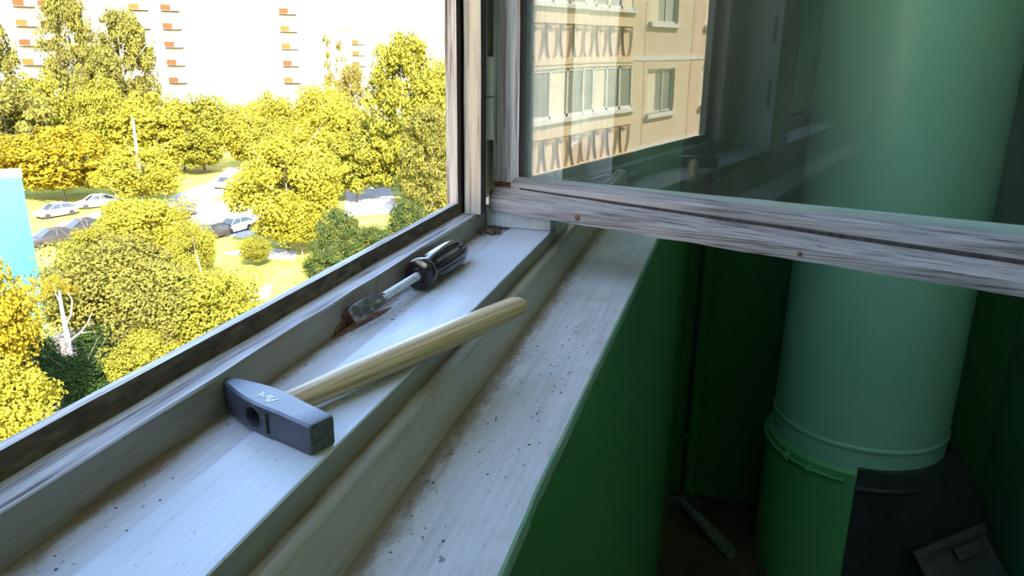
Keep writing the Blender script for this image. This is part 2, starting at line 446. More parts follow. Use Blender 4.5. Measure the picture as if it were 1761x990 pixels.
# near post (seen mirrored in the pane), with latch slots
b = MB(); zgrid(b, -.2962, -.2828, .05, .135, -.1636, TOPZ, 30, .0006, 9); b.build('jamb_lip', M['jamb_lip'], win)
b = MB(); zgrid(b, -.2790, -.2592, .0, .114, -.1772, TOPZ, 30, .0006, 10); b.build('jamb_step', M['jamb'], win)
b = MB(); b.box((-.2845, -.127, -.26), (-.1822, .012, TOPZ)); b.build('post', M['post'], win, bevel=.0015)
for zz in (.02, -.11):
    b = MB(); b.box((-.200, .0115, zz), (-.193, .0135, zz + .055)); b.build('latch_slot', M['jamb_dark'], win)
# head of the window and the outer ledge
b = MB(); b.box((-.2985, -1.85, TOPZ - .05), (-.18, 1.56, TOPZ)); b.build('frame_head', M['post'], win)
b = MB(); b.box((-.36, -1.9, -.33), (-.285, 1.56, -.262)); b.build('outer_ledge', M['grime'], win)

# bare wood torn out beside the screwdriver tip: ragged scar on the rail face + splinter
b = MB()
def scar(y, z): return (-.2652, y, z)
out = [(.478, -.2022), (.486, -.1965), (.492, -.1935), (.4945, -.1895), (.498, -.1905), (.4985, -.1868), (.502, -.1885), (.505, -.1862), (.512, -.1885), (.516, -.1935), (.528, -.1975), (.545, -.2018)]
b.loft([[(-.2668, y, z) for y, z in out], [(-.2642 - .0004 * (i % 3), y, z) for i, (y, z) in enumerate(out)]])
b.build('bare_wood_scar', M['raw_wood'], win)
b = MB(); b.loft([[(-.2625, .476, -.2022), (-.2610, .477, -.2022), (-.2618, .476, -.2016)], [(-.2625, .50, -.2022), (-.2560, .505, -.2022), (-.2590, .50, -.1990)], [(-.2600, .53, -.2022), (-.2510, .535, -.2022), (-.2550, .53, -.1990)], [(-.2530, .556, -.2022), (-.2505, .556, -.2022), (-.2515, .555, -.2014)]])
b.build('wood_splinter', M['raw_wood'], win)

# dust, paint crumbs and grit lying on the boards
b = MB()
def crumb(x, y, z, s, flat=.35):
    a = random.random() * 6.28; n = random.randint(4, 6)
    lo = []; hi = []
    for k in range(n):
        t = a + k * 6.283 / n; r = s * (.6 + .6 * random.random())
        lo.append((x + r * math.cos(t), y + 1.3 * r * math.sin(t), z)); hi.append((x + .6 * r * math.cos(t), y + .8 * r * math.sin(t), z + s * flat))
    b.loft([lo, hi])
for i in range(150):
    y = random.choice([random.uniform(.25, 1.3), random.gauss(.72, .12), random.gauss(.55, .1)]); x = random.uniform(-.162, edge_x(y) - .012)
    crumb(x, y, ZS + .0001, random.choice([.0004, .0006, .0008, .0011]))
for i in range(90):
    y = random.choice([random.uniform(.2, .86), random.gauss(.60, .06)]); crumb(random.uniform(-.262, -.236), y, -.2024, random.choice([.0005, .0007, .001]))
for i in range(60):
    y = random.uniform(.3, 1.2); crumb(random.gauss(-.163, .003), y, ZS + .0001, random.choice([.0006, .0009]))
for i in range(70):
    crumb(random.gauss(-.252, .006), random.gauss(.856, .010), -.2022 + random.random() * .003, random.choice([.0015, .0025, .004]), .8)
tag(b.build('grit', M['grime']), 'dark grit and paint crumbs scattered over the white sill boards', 'grit', kind='stuff')

# ------------------------------------------------------------------ open sash
SA = math.radians(80.3)
S_AX = Vector((math.sin(SA), -math.cos(SA), 0))         # from the hinge to the free end
sash = thing('window_sash', 'weathered grey wooden casement with a large pane, swung inward above the sill', 'window sash', loc=(-.259, .8693, -.178), rz=math.atan2(S_AX.y, S_AX.x))
sash.rotation_euler = (math.radians(.5), 0, math.atan2(S_AX.y, S_AX.x))
# local: x along the rail, y away from the camera, z up
SW = .742
def sag(x, k): return -math.tan(math.radians(k)) * x
def rail_loft(profile, x0, x1, n, k, jit, seed):
    rings = []
    for x in frange(x0, x1, n):
        rings.append([(x, y + jit * noise.noise(Vector((x * 18 + seed, j * 2.1, 0))), z + sag(x, k) + jit * noise.noise(Vector((x * 22 + seed, j * 2.1, 4)))) for j, (y, z) in enumerate(profile)])
    return rings
b = MB(); b.loft(rail_loft([(0, 0), (-.0005, .0135), (.0015, .0160), (.012, .0210), (.0215, .0255), (.0228, .0250), (.0228, -.001), (.004, -.001)], 0, SW, 90, 3.2, .0010, 1))
db = b.build('drip_board', M['rail_wood'], sash, smooth=.45, local=True)
b = MB(); b.loft(rail_loft([(.0246, .010), (.0246, .0312), (.030, .0342), (.0395, .0372), (.0425, .0372), (.0425, .0100)], .0175, SW, 80, 2.1, .0006, 5))
b.build('glazing_bead', M['bead_wood'], sash, smooth=.45, local=True)
b = MB(); b.loft(rail_loft([(.0245, -.0015), (.0245, .0225), (.058, .0225), (.058, -.0015)], -.012, SW, 60, 2.6, .0005, 9))
b.build('bottom_rail', M['rail_wood'], sash, local=True)
b = MB(); b.loft(rail_loft([(.0490, .010), (.0490, .0335), (.058, .0345), (.058, .010)], .030, SW, 60, .9, .0003, 13))
b.build('back_bead', M['back_paint'], sash, local=True)
b = MB(); b.loft(rail_loft([(.0224, .010), (.0224, .0264), (.0250, .0274), (.0250, .010)], .030, SW, 60, 2.9, .0003, 17)); b.build('rail_shadow_strip', M['jamb_dark'], sash, local=True)  # dark strip painting the shadow line between drip board and bead
def stile(x0, x1, zlo, name):
    b = MB(); rings = []
    for z in frange(zlo, 1.13, 70):
        j = [.0007 * noise.noise(Vector((z * 22, k * 3.3, x0))) for k in range(4)]
        rings.append([(x0 + j[0], .0388, z), (x1 + j[1], .0388 + j[2] * .5, z), (x1 + j[3], .058, z), (x0, .058, z)])
    b.loft(rings, seg=[0, 1, 0, 0])
    return b.build(name, [M['stile'], M['jamb_dark']], sash, local=True)
stile(-.0130, .0215, .0290, 'stile'); stile(SW - .042, SW - .004, .0, 'stile')
b = MB(); b.box((.004, .030, 1.10), (SW - .004, .058, 1.14)); b.build('top_rail', M['rail_wood'], sash, local=True)
b = MB(); b.box((.016, .0430, .012), (SW - .038, .0462, 1.11)); b.build('glass_pane', M['glass'], sash, local=True)
# raw end grain where the stile has lifted off the rail
b = MB(); b.box((-.012, .0388, .0205), (.018, .0575, .0297)); b.build('loose_joint', M['raw_wood'], sash, local=True, bevel=.0008)
# hinge knuckles on the stile edge
for z0, z1 in ((.132, .178), (.080, .1305)):
    b = MB(); b.tube([(-.0185, .0400, z0), (-.0185, .0400, z1)], .0056, 12); b.box((-.0185, .0385, z0 + .001), (-.0125, .046, z1 - .001))
    b.build('hinge_knuckle', M['hinge'], sash, smooth=.6, local=True)
# nails
def nail(x, y, z, nx, nz, r):
    c = Vector((x, y, z)); d = Vector((0, nx, nz)).normalized()
    b = MB(); b.tube([c - d * .004, c + d * .0006, c + d * .0012], [r, r, r * .6], 10); b.build('nail', M['rust'], sash, smooth=.6, local=True)
def sash_local(px, py, w):
    """point on the sash plane at local depth w that shows at this pixel"""
    Rm = sash.rotation_euler.to_matrix(); O = Vector(sash.location); d = Vector(ray(px, py)); nn = Rm @ Vector((0, 1, 0))
    k = ((O + nn * w).dot(nn)) / d.dot(nn); return Rm.inverted() @ (d * k - O)
for (px, py, w, nx, nz, r) in ((993, 374, -.0003, -1, .1, .0032), (1375, 436, -.0003, -1, .1, .0024), (1141, 351, .032, -.5, 1, .0020), (1572, 389, .052, -.5, 1, .0018)):
    p = sash_local(px, py, w); nail(p.x, p.y, p.z, nx, nz, r)

# ------------------------------------------------------------------ hammer
HZ = -.200
ham_az = math.radians(21.5)
hd = Vector((math.sin(ham_az), math.cos(ham_az), 0))            # handle direction, away from the head
ha = Vector((math.cos(ham_az + .02), -math.sin(ham_az + .02), 0))       # pein -> striking face
H0 = Vector((-.2275, .3365, HZ))                                # below the eye
hammer = thing('hammer', 'small cross-pein hammer with dark steel head and pale wooden handle', 'hammer', loc=tuple(H0))
m, t, bs = nt('blued_hammer_steel')
n1 = nd(t, 'TexNoise', Scale=1.0, Detail=8.0, Roughness=.7); t.links.new(coords(t, (260, 260, 260)), n1.inputs['Vector'])
r1 = ramp(t, [(.3, (.034, .037, .052)), (.55, (.052, .058, .080)), (.75, (.10, .11, .14))]); t.links.new(n1.outputs[0], r1.inputs[0]); t.links.new(r1.outputs[0], bs.inputs['Base Color'])
bs.inputs['Metallic'].default_value = .1; bs.inputs['Roughness'].default_value = .34; bs.inputs['Specular IOR Level'].default_value = 1.0
bp = nd(t, 'Bump', Strength=.25, Distance=.0006); t.links.new(n1.outputs[0], bp.inputs['Height']); t.links.new(bp.outputs[0], bs.inputs['Normal'])
M['steel'] = m
M['steel_worn'] = noisy('worn_striking_face', [(.3, (.045, .045, .045)), (.7, (.14, .14, .13))], (300, 300, 300), 6, .45, .4)
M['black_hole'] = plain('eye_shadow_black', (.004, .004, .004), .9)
M['print_white'] = plain('white_print', (.80, .82, .85), .6)
m, t, bs = nt('ash_handle_wood')
wv = nd(t, 'TexNoise', Scale=1.0, Detail=5.0, Roughness=.6, Distortion=.5)
mp = nd(t, 'Mapping'); tc = nd(t, 'TexCoord'); mp.inputs['Scale'].default_value = (420, 6, 420)
t.links.new(tc.outputs['Object'], mp.inputs[0]); t.links.new(mp.outputs[0], wv.inputs['Vector'])
rw = ramp(t, [(.30, (.25, .155, .070)), (.46, (.50, .36, .19)), (.60, (.66, .51, .31)), (.8, (.74, .60, .41))]); t.links.new(wv.outputs[0], rw.inputs[0]); t.links.new(rw.outputs[0], bs.inputs['Base Color'])
bs.inputs['Roughness'].default_value = .36
M['ash'] = m
def hp(a, h, z): return H0 + ha * a + hd * h + Vector((0, 0, z))
# stations along the head: a, half width toward the handle end / the eye end, bottom, top
st = [(-.0450, .0012, .0012, .0010, .0170), (-.0435, .0026, .0026, .0004, .0178), (-.034, .0048, .0050, .0002, .0183), (-.020, .0076, .0082, 0, .0186), (-.010, .0092, .0098, 0, .0188), (0, .0098, .0104, 0, .0188),
      (.010, .0096, .0102, 0, .0188), (.018, .0090, .0092, 0, .0186), (.030, .0086, .0087, .0002, .0184), (.0435, .0084, .0084, .0004, .0182), (.0452, .0078, .0078, .0010, .0176)]
b = MB(); rings = []
c = .0013
for a, w1, w2, z0, z1 in st:
    cc = min(c, w1 * .5)
    rings.append([hp(a, -w2, z0 + cc), hp(a, -w2 + cc, z0), hp(a, w1 - cc, z0), hp(a, w1, z0 + cc), hp(a, w1, z1 - cc), hp(a, w1 - cc, z1), hp(a, -w2 + cc, z1), hp(a, -w2, z1 - cc)])
b.loft(rings)
b.m[-1] = 1
head = b.build('head', [M['steel'], M['steel_worn']], hammer, smooth=.5)
# the eye is cut through the head
cb = MB(); cen = hp(-.001, 0, .0094); ring = []
for s_ in (-.03, .03):
    ring.append([cen + hd * s_ + ha * (.0064 * math.cos(k * .3927)) + Vector((0, 0, .0058 * math.sin(k * .3927))) for k in range(16)])
cb.loft(ring)
cutter = cb.build('cutter', M['black_hole'], hammer)
mod = head.modifiers.new('eye', 'BOOLEAN'); mod.object = cutter; mod.operation = 'DIFFERENCE'; mod.solver = 'EXACT'
bpy.context.view_layer.update()
dg = bpy.context.evaluated_depsgraph_get()
me2 = bpy.data.meshes.new_from_object(head.evaluated_get(dg)); head.modifiers.clear(); head.data = me2
bpy.data.objects.remove(cutter)
# rim around the eye
b = MB(); rr = []
for q, (k1, dh) in enumerate(((.0066, -.0100), (.0067, -.0107), (.0075, -.0107), (.0077, -.0099))):
    rr.append([hp(-.001, dh, .0094) + ha * (k1 * math.cos(k * .3142)) + Vector((0, 0, k1 * .90 * math.sin(k * .3142))) for k in range(20)])
b.loft(rr, caps=False); o = b.build('eye_rim', M['steel'], hammer, smooth=.7); o.parent = head; o.location = (0, 0, 0)
# stamped groove beside the eye
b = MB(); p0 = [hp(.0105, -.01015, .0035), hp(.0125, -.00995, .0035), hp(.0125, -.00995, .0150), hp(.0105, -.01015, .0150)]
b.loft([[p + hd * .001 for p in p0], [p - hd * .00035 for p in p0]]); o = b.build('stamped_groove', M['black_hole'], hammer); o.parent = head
# handle: oval, thin at the eye, swelling to the grip
def ham_ring(s_, rw_, rz_, zc, n=20, dx=0.0):
    return [H0 + hd * s_ + ha * (dx + rw_ * math.cos(2 * math.pi * k / n)) + Vector((0, 0, zc + rz_ * math.sin(2 * math.pi * k / n))) for k in range(n)]
b = MB()
prof = [(.002, .0058, .0053), (.010, .0064, .0056), (.011, .0086, .0062), (.030, .0092, .0070), (.06, .0098, .0080), (.10, .0103, .0086), (.15, .0108, .0090), (.19, .0108, .0090), (.222, .0104, .0088), (.232, .0100, .0084), (.2375, .0088, .0072), (.2395, .0060, .0048)]
b.loft([ham_ring(s_, rw_, rz_, .0094 + .0003 * (s_ / .24)) for s_, rw_, rz_ in prof])
hz_ = Matrix.Rotation(ham_az, 4, 'Z')
b.v = [tuple(hz_ @ (Vector(v) - H0)) for v in b.v]
b2 = MB(); b2.loft([ham_ring(-.002, .0061, .0055, .0094), ham_ring(.0022, .0061, .0055, .0094)]); b2.build('eye_shade_disc', M['black_hole'], hammer)  # near-black disc painting in the shade inside the eye
ho = b.build('handle', M['ash'], hammer, smooth=.8, local=True); ho.rotation_euler = (0, 0, -ham_az)
# white print on the upper cheek, and the small stamped marks
def text_mesh(body, size):
    cu = bpy.data.curves.new('print', 'FONT'); cu.body = body; cu.size = size; cu.shear = .25; cu.extrude = .00004; cu.align_x = 'CENTER'; cu.align_y = 'CENTER'; cu.offset = .00022
    o = bpy.data.objects.new('print', cu); COL.objects.link(o); bpy.context.view_layer.update()
    me = bpy.data.meshes.new_from_object(o.evaluated_get(bpy.context.evaluated_depsgraph_get())); bpy.data.objects.remove(o); return me
tm = text_mesh('Park', .0085)
o = bpy.data.objects.new('printed_word', tm); COL.objects.link(o); tm.materials.clear(); tm.materials.append(M['print_white'])
o.parent = head
xa = -ha; ya = -hd
pos = ha * .0015 - hd * .0018 + Vector((0, 0, .01893))
o.matrix_local = Matrix(((xa.x, ya.x, 0, pos.x), (xa.y, ya.y, 0, pos.y), (0, 0, 1, pos.z), (0, 0, 0, 1)))

# ------------------------------------------------------------------ screwdriver
tip = Vector((-.2538, .4905, -.1885)); colr = Vector((-.2452, .612, -.1868)); endp = Vector((-.2440, .7125, -.1885))
sdv = thing('screwdriver', 'flat-blade screwdriver with glossy black fluted handle and white-spattered shaft', 'screwdriver', loc=(-.2452, .612, -.2023))
M['bakelite'] = noisy('black_bakelite', [(.3, (.005, .004, .005)), (.7, (.022, .012, .012))], (60, 60, 60), 4, .12, spec=.6)
M['shaft'] = noisy('paint_spattered_shaft', [(.30, (.03, .03, .03)), (.36, (.50, .53, .55)), (.6, (.66, .70, .72))], (420, 200, 420), 3, .4, .3)
M['blade'] = noisy('dark_worn_blade', [(.3, (.03, .03, .028)), (.5, (.10, .10, .09)), (.66, (.30, .29, .27))], (240, 120, 240), 6, .35, .3)
ax = (endp - colr).normalized(); sx = ax.cross(Vector((0, 0, 1))).normalized(); sz = sx.cross(ax)
def sring(s_, fn, n=48):
    out = []
    for k in range(n):
        th = 2 * math.pi * k / n; r = fn(th); out.append(colr + ax * s_ + sx * (r * math.cos(th)) + sz * (r * math.sin(th)))
    return out
b = MB()
NFL = 5
def flute(th, depth, R):
    f = math.cos(NFL * (th - math.radians(52)) / 1.0)
    return R * (1 - depth * max(0, f) ** .8)
pr = [(.004, .0085, 0), (.008, .0100, 0), (.013, .0108, .02), (.022, .0122, .12), (.034, .0134, .20), (.050, .0142, .24), (.066, .0143, .24), (.080, .0140, .20), (.090, .0130, .12), (.097, .0112, .03), (.102, .0085, 0), (.1045, .0045, 0)]
b.loft([sring(s_, lambda th, R=R, d=d: flute(th, d, R)) for s_, R, d in pr])
b.build('handle', M['bakelite'], sdv, smooth=.7)
b = MB(); b.loft([sring(s_, lambda th, R=R: R, 32) for s_, R in ((-.012, .0042), (-.0118, .0060), (-.009, .0072), (-.0085, .0105), (-.0078, .0136), (-.0058, .0146), (.0005, .0146), (.0030, .0138), (.0045, .0105), (.006, .008))])
b.build('collar', M['bakelite'], sdv, smooth=.6)
b = MB(); b.tube([colr - ax * .011, colr + (tip - colr) * .55, colr + (tip - colr) * .63], [.0037, .0036, .0036], 18); b.build('shaft', M['shaft'], sdv, smooth=.7)
bx = (colr - tip).normalized(); bw = (Vector((.55, 0, -.83)) - bx * Vector((.55, 0, -.83)).dot(bx)).normalized(); bn = bx.cross(bw)
b = MB(); rings = []
for f, w, th in ((.60, .0036, .0036), (.66, .0052, .0030), (.76, .0068, .0020), (.88, .0072, .0012), (.985, .0064, .0006), (1.0, .0060, .0004)):
    cpt = colr + (tip - colr) * f
    rings.append([cpt + bw * (w * math.cos(k * .3927)) + bn * (th * (abs(math.sin(k * .3927)) ** .5) * (1 if math.sin(k * .3927) >= 0 else -1)) for k in range(16)])
b.loft(rings); b.build('blade', M['blade'], sdv, smooth=.6)

# ------------------------------------------------------------------ refuse chute in the corner
PC = Vector((.4265, 1.985)); PR = .2095
chute = thing('chute_pipe', 'wide green painted rubbish chute pipe standing in the stairwell corner', 'pipe', loc=(PC.x, PC.y, ZF))
def cyl(mb, r0, r1, z0, z1, n=64, mi=0, caps=True):
    mb.loft([[(PC.x + r * math.cos(k * 2 * math.pi / n), PC.y + r * math.sin(k * 2 * math.pi / n), z) for k in range(n)] for r, z in ((r0, z0), (r1, z1))], caps, mi)
ZR = -.945
b = MB()
n = 64; rings = []
for z in frange(ZR, ZC, 40):
    rings.append([(PC.x + (PR + .0012 * noise.noise(Vector((k * .5, z * 6, 1)))) * math.cos(k * 2 * math.pi / n), PC.y + (PR + .0012 * noise.noise(Vector((k * .5, z * 6, 1)))) * math.sin(k * 2 * math.pi / n), z) for k in range(n)])
b.loft(rings); b.build('pipe_upper', M['pipe'], chute, smooth=.8)
b = MB(); rings = []
for z, r in ((.0, PR + .0005), (.004, PR + .0035), (.011, PR + .0035), (.015, PR + .0005)):
    rings.append([(PC.x + r * math.cos(k * 2 * math.pi / n), PC.y + r * math.sin(k * 2 * math.pi / n), -.895 + z) for k in range(n)])
b.loft(rings, caps=False); b.build('pipe_seam', M['pipe'], chute, smooth=.8)
b = MB(); cyl(b, PR + .011, PR + .011, ZF, ZR - .006); cyl(b, PR + .011, PR + .002, ZR - .006, ZR + .004); b.build('pipe_lower', M['pipe_low'], chute, smooth=.6)
# wire clamp round the joint with two twisted bolts
b = MB(); pts = []
for k in range(25):
    a = math.radians(150 + k * 4.4); pts.append((PC.x + (PR + .016) * math.cos(a), PC.y + (PR + .016) * math.sin(a), ZR - .012 - .012 * math.sin(math.radians(k * 4.1))))
b.tube(pts, .005, 8); clamp = b.build('clamp_wire', M['pipe_low'], chute, smooth=.8)
for k in (15, 19):
    p = Vector(pts[k]); q = Vector(pts[k + 1]); d = (q - p).normalized()
    b = MB(); b.tube([p - d * .004, p + d * .010], [.011, .011], 6); b.tube([p + Vector((0, 0, .016)), p - Vector((0, 0, .014))], .004, 8)
    o = b.build('bolt', M['pipe_low'], chute, smooth=.5); o.parent = clamp
# black hopper body wrapping the front right of the pipe
b = MB(); rings = []
def hop(z, flare, top):
    ring = []
    for k in range(41):
        a = math.radians(-97.5 + k * 3.3)
        g = max(0, min(1, (a - math.radians(-75)) / math.radians(60)))
        r = PR + .0145 + flare * g
        ring.append((PC.x + r * math.cos(a), PC.y + r * math.sin(a), z))
    for k in range(40, -1, -1):
        a = math.radians(-97.5 + k * 3.3); ring.append((PC.x + (PR - .02) * math.cos(a), PC.y + (PR - .02) * math.sin(a), z))
    return ring
for z, fl in ((ZF, .175), (ZF + .12, .15), (ZF + .24, .10), (ZF + .33, .062), (ZF + .385, .022), (ZR + .012, .004)):
    rings.append(hop(z, fl, 0))
b.loft(rings); b.build('hopper_body', M['hopper'], chute, smooth=.5)
b = MB(); pts = [(PC.x + (PR + .018) * math.cos(math.radians(-97 + k * 4)), PC.y + (PR + .018) * math.sin(math.radians(-97 + k * 4)), ZR - .035) for k in range(30)]
b.tube(pts, .0075, 8); b.build('hopper_collar', M['hopper'], chute, smooth=.8)
# hatch door: tilted plate with a raised rim and a handle
dc = Vector((.604, 1.715, -1.085)); dx = Vector((.72, .30, .30)).normalized(); dn = Vector((-.05, -.90, .42)); dn = (dn - dx * dn.dot(dx)).normalized(); dz = dn.cross(dx) * -1
if dz.z < 0: dz = -dz
def plate(mb, w, h, th, off=0.0, cx=0.0, cz=0.0):
    q = [dc + dx * (cx + sx_ * w) + dz * (cz + sz_ * h) + dn * off for sx_, sz_ in ((-1, -1), (1, -1), (1, 1), (-1, 1))]
    mb.loft([q, [p + dn * th for p in q]])
b = MB(); plate(b, .085, .13, .03, 0, 0, -.10); door = b.build('hatch_door', M['hopper'], chute, bevel=.003)
b = MB(); plate(b, .089, .009, .016, .026, 0, .026); o = b.build('hatch_rim', M['hopper'], chute, bevel=.002); o.parent = door
b = MB(); plate(b, .035, .014, .02, .03, .03, -.005); o = b.build('hatch_handle', M['hopper'], chute, bevel=.003); o.parent = door

# thin riser in the corner beside the wall under the window
rx = .012; ry = YF - .022
riser = thing('riser_pipe', 'thin green painted riser pipe in the dark corner under the window', 'pipe', loc=(rx, ry, ZF))
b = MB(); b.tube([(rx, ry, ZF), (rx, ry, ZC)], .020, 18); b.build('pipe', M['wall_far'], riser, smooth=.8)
b = MB(); b.tube([(rx, ry, -1.13), (rx, ry, -1.115)], .0235, 18); b.box((rx - .03, ry - .026, -1.128), (rx - .012, ry, -1.118)); b.build('bracket', M['wall_far'], riser, smooth=.6)

# dark tool on the floor
p1 = Vector(on_z(1172, 862, ZF + .03)); p2 = Vector(on_z(1258, 952, ZF + .022))
tool = thing('hand_tool', 'dark hand tool with thick grey handle lying on the floor under the window', 'tool', loc=(p1.x, p1.y, ZF))
dd = (p2 - p1).normalized()
b = MB(); b.tube([p1, p1 + (p2 - p1) * .1, p1 + (p2 - p1) * .5, p1 + (p2 - p1) * .9, p2], [.010, .013, .018, .021, .017], 16); b.build('handle', M['tool_grey'], tool, smooth=.8)
side = dd.cross(Vector((0, 0, 1))).normalized()
b = MB(); rings = []
for s_, w, z1 in ((-.075, .010, .012), (-.05, .018, .03), (0, .020, .052), (.04, .016, .050), (.062, .006, .07)):
    c0 = p1 - dd * .012 + side * s_ ; c0.z = ZF
    rings.append([c0 - dd * w, c0 + dd * w, c0 + dd * w * .8 + Vector((0, 0, z1)), c0 - dd * w * .8 + Vector((0, 0, z1))])
b.loft(rings); b.build('head', M['tool_dark'], tool, smooth=.4, bevel=.003)

# ================================================================== OUTSIDE
M['grass'] = noisy('autumn_grass', [(.30, (.12, .135, .010)), (.5, (.25, .24, .018)), (.7, (.36, .33, .05))], (.35, .35, .35), 8, .95)
M['road'] = noisy('dusty_pale_asphalt', [(.3, (.26, .25, .24)), (.7, (.38, .37, .35))], (.3, .3, .3), 7, .95)
M['soil'] = noisy('dark_bare_soil', [(.3, (.05, .045, .04)), (.7, (.13, .115, .10))], (.7, .7, .7), 7, .95)  # dark brown-grey earth
b = MB(); b.box((-420, -120, GROUND - 1), (200, 520, GROUND)); tag(b.build('ground', M['grass']), kind='structure')
def patch(name, pix, mat, h):
    b = MB(); pts = [on_ground(*p) for p in pix]
    b.loft([[(p[0], p[1], GROUND - .1) for p in pts], [(p[0], p[1], GROUND + h) for p in pts]])
    return tag(b.build(name, mat), kind='structure')
patch('road', [(40, 408), (160, 366), (280, 344), (362, 312), (392, 288), (470, 282), (430, 318), (360, 345), (450, 352), (470, 392), (420, 410), (330, 392), (240, 384), (150, 398), (60, 425)], M['road'], .03)
patch('footpath', [(380, 436), (440, 424), (512, 432), (508, 446), (440, 444)], M['road'], .04)
patch('footpath', [(430, 500), (470, 488), (462, 514), (420, 520)], M['road'], .04)
patch('yard', [(596, 322), (668, 318), (690, 366), (590, 372)], M['road'], .04)
patch('bare_soil', [(40, 620), (110, 560), (230, 560), (260, 660), (120, 730), (40, 720)], M['soil'], .05)

# ---- foliage
def crown_mesh(name, seed, nclump, nleaf, size, kind):
    r = np.random.default_rng(seed)
    d = r.normal(size=(nclump, 3)); d /= np.linalg.norm(d, axis=1)[:, None]
    rad = r.uniform(.25, 1, nclump) ** .5
    c = d * (rad * .80)[:, None]
    if kind in ('birch', 'poplar'):
        z = r.uniform(-1, .96, nclump); a = r.uniform(0, 6.283, nclump)
        pr_ = (np.clip(1 - ((z + .25) / 1.28) ** 2, 0.02, 1)) ** .5
        q = pr_ * np.sqrt(r.uniform(.05, 1, nclump)) * .78
        c = np.stack([q * np.cos(a), q * np.sin(a), z * .9], 1)
    cr = r.uniform(.15, .30, nclump) if kind not in ('birch', 'poplar') else r.uniform(.10, .22, nclump)
    N = nclump * nleaf
    ci = np.repeat(np.arange(nclump), nleaf)
    e = r.normal(size=(N, 3)); e /= np.linalg.norm(e, axis=1)[:, None]
    st_ = np.array([1, 1, .8]) if kind not in ('birch', 'poplar') else np.array([.8, .8, .62 if kind == 'birch' else .45])
    p = c[ci] + e * (cr[ci] * r.uniform(.45, 1.0, N) ** .5)[:, None] * st_
    nrm = e + r.normal(size=(N, 3)) * .55 + np.array([0, 0, .25]); nrm /= np.linalg.norm(nrm, axis=1)[:, None]
    t1 = np.cross(nrm, r.normal(size=(N, 3))); t1 /= np.linalg.norm(t1, axis=1)[:, None]; t2 = np.cross(nrm, t1)
    s = (size * r.uniform(.6, 1.3, N))[:, None]
    V = np.stack([p - t1 * s * .55, p + t2 * s * .42, p + t1 * s * .55, p - t2 * s * .42], 1).reshape(-1, 3)
    if kind in ('birch', 'poplar'): V[:, 2] += 0
    me = bpy.data.meshes.new(name)
    me.vertices.add(4 * N); me.vertices.foreach_set('co', V.ravel())
    me.loops.add(4 * N); me.loops.foreach_set('vertex_index', np.arange(4 * N, dtype=np.int32))
    me.polygons.add(N); me.polygons.foreach_set('loop_start', np.arange(0, 4 * N, 4, dtype=np.int32))
    me.update(calc_edges=True)
    me.materials.append(None)
    return me
CROWN = {
    'round': [crown_mesh('foliage', 1, 120, 110, .060, 'round'), crown_mesh('foliage', 2, 100, 120, .065, 'round'), crown_mesh('foliage', 3, 150, 90, .055, 'round')],
    'near': [crown_mesh('foliage', 4, 120, 190, .048, 'round'), crown_mesh('foliage', 5, 150, 150, .045, 'round')],
    'birch': [crown_mesh('foliage', 6, 300, 85, .040, 'birch'), crown_mesh('foliage', 7, 280, 90, .042, 'birch')],
    'poplar': [crown_mesh('foliage', 8, 110, 80, .045, 'poplar')],
    'sparse': [crown_mesh('foliage', 9, 34, 70, .050, 'round')],
}
LEAF = {
    'yellow': leaf_mat('yellow_leaves', [(.28, (.10, .09, .014)), (.45, (.19, .172, .020)), (.62, (.26, .235, .026)), (.8, (.34, .31, .06))]),
    'orange': leaf_mat('orange_yellow_leaves', [(.28, (.10, .075, .010)), (.48, (.19, .142, .013)), (.7, (.27, .205, .018))]),
    'olive': leaf_mat('olive_birch_leaves', [(.28, (.058, .058, .018)), (.48, (.105, .10, .024)), (.7, (.17, .155, .030))]),
    'lime': leaf_mat('lime_leaves', [(.28, (.072, .074, .014)), (.48, (.145, .142, .020)), (.7, (.23, .215, .028))]),
    'green': leaf_mat('dark_green_leaves', [(.30, (.016, .032, .014)), (.50, (.038, .056, .018)), (.64, (.085, .095, .018)), (.78, (.18, .155, .02))], scale=1.3),
    'deep': leaf_mat('deep_green_leaves', [(.30, (.010, .022, .008)), (.6, (.028, .05, .015)), (.8, (.06, .07, .015))], scale=.9),
    'brown': leaf_mat('brownish_poplar_leaves', [(.30, (.08, .068, .022)), (.5, (.14, .12, .03)), (.7, (.20, .165, .04))]),
}
BARK = {'grey': noisy('grey_bark', [(.3, (.05, .04, .03)), (.7, (.16, .13, .10))], (2, 2, 8), 5, .9),
        'birch': noisy('white_birch_bark', [(.34, (.03, .03, .03)), (.42, (.38, .37, .34)), (.7, (.5, .48, .45))], (3, 3, 10), 4, .8)}
cidx = {}
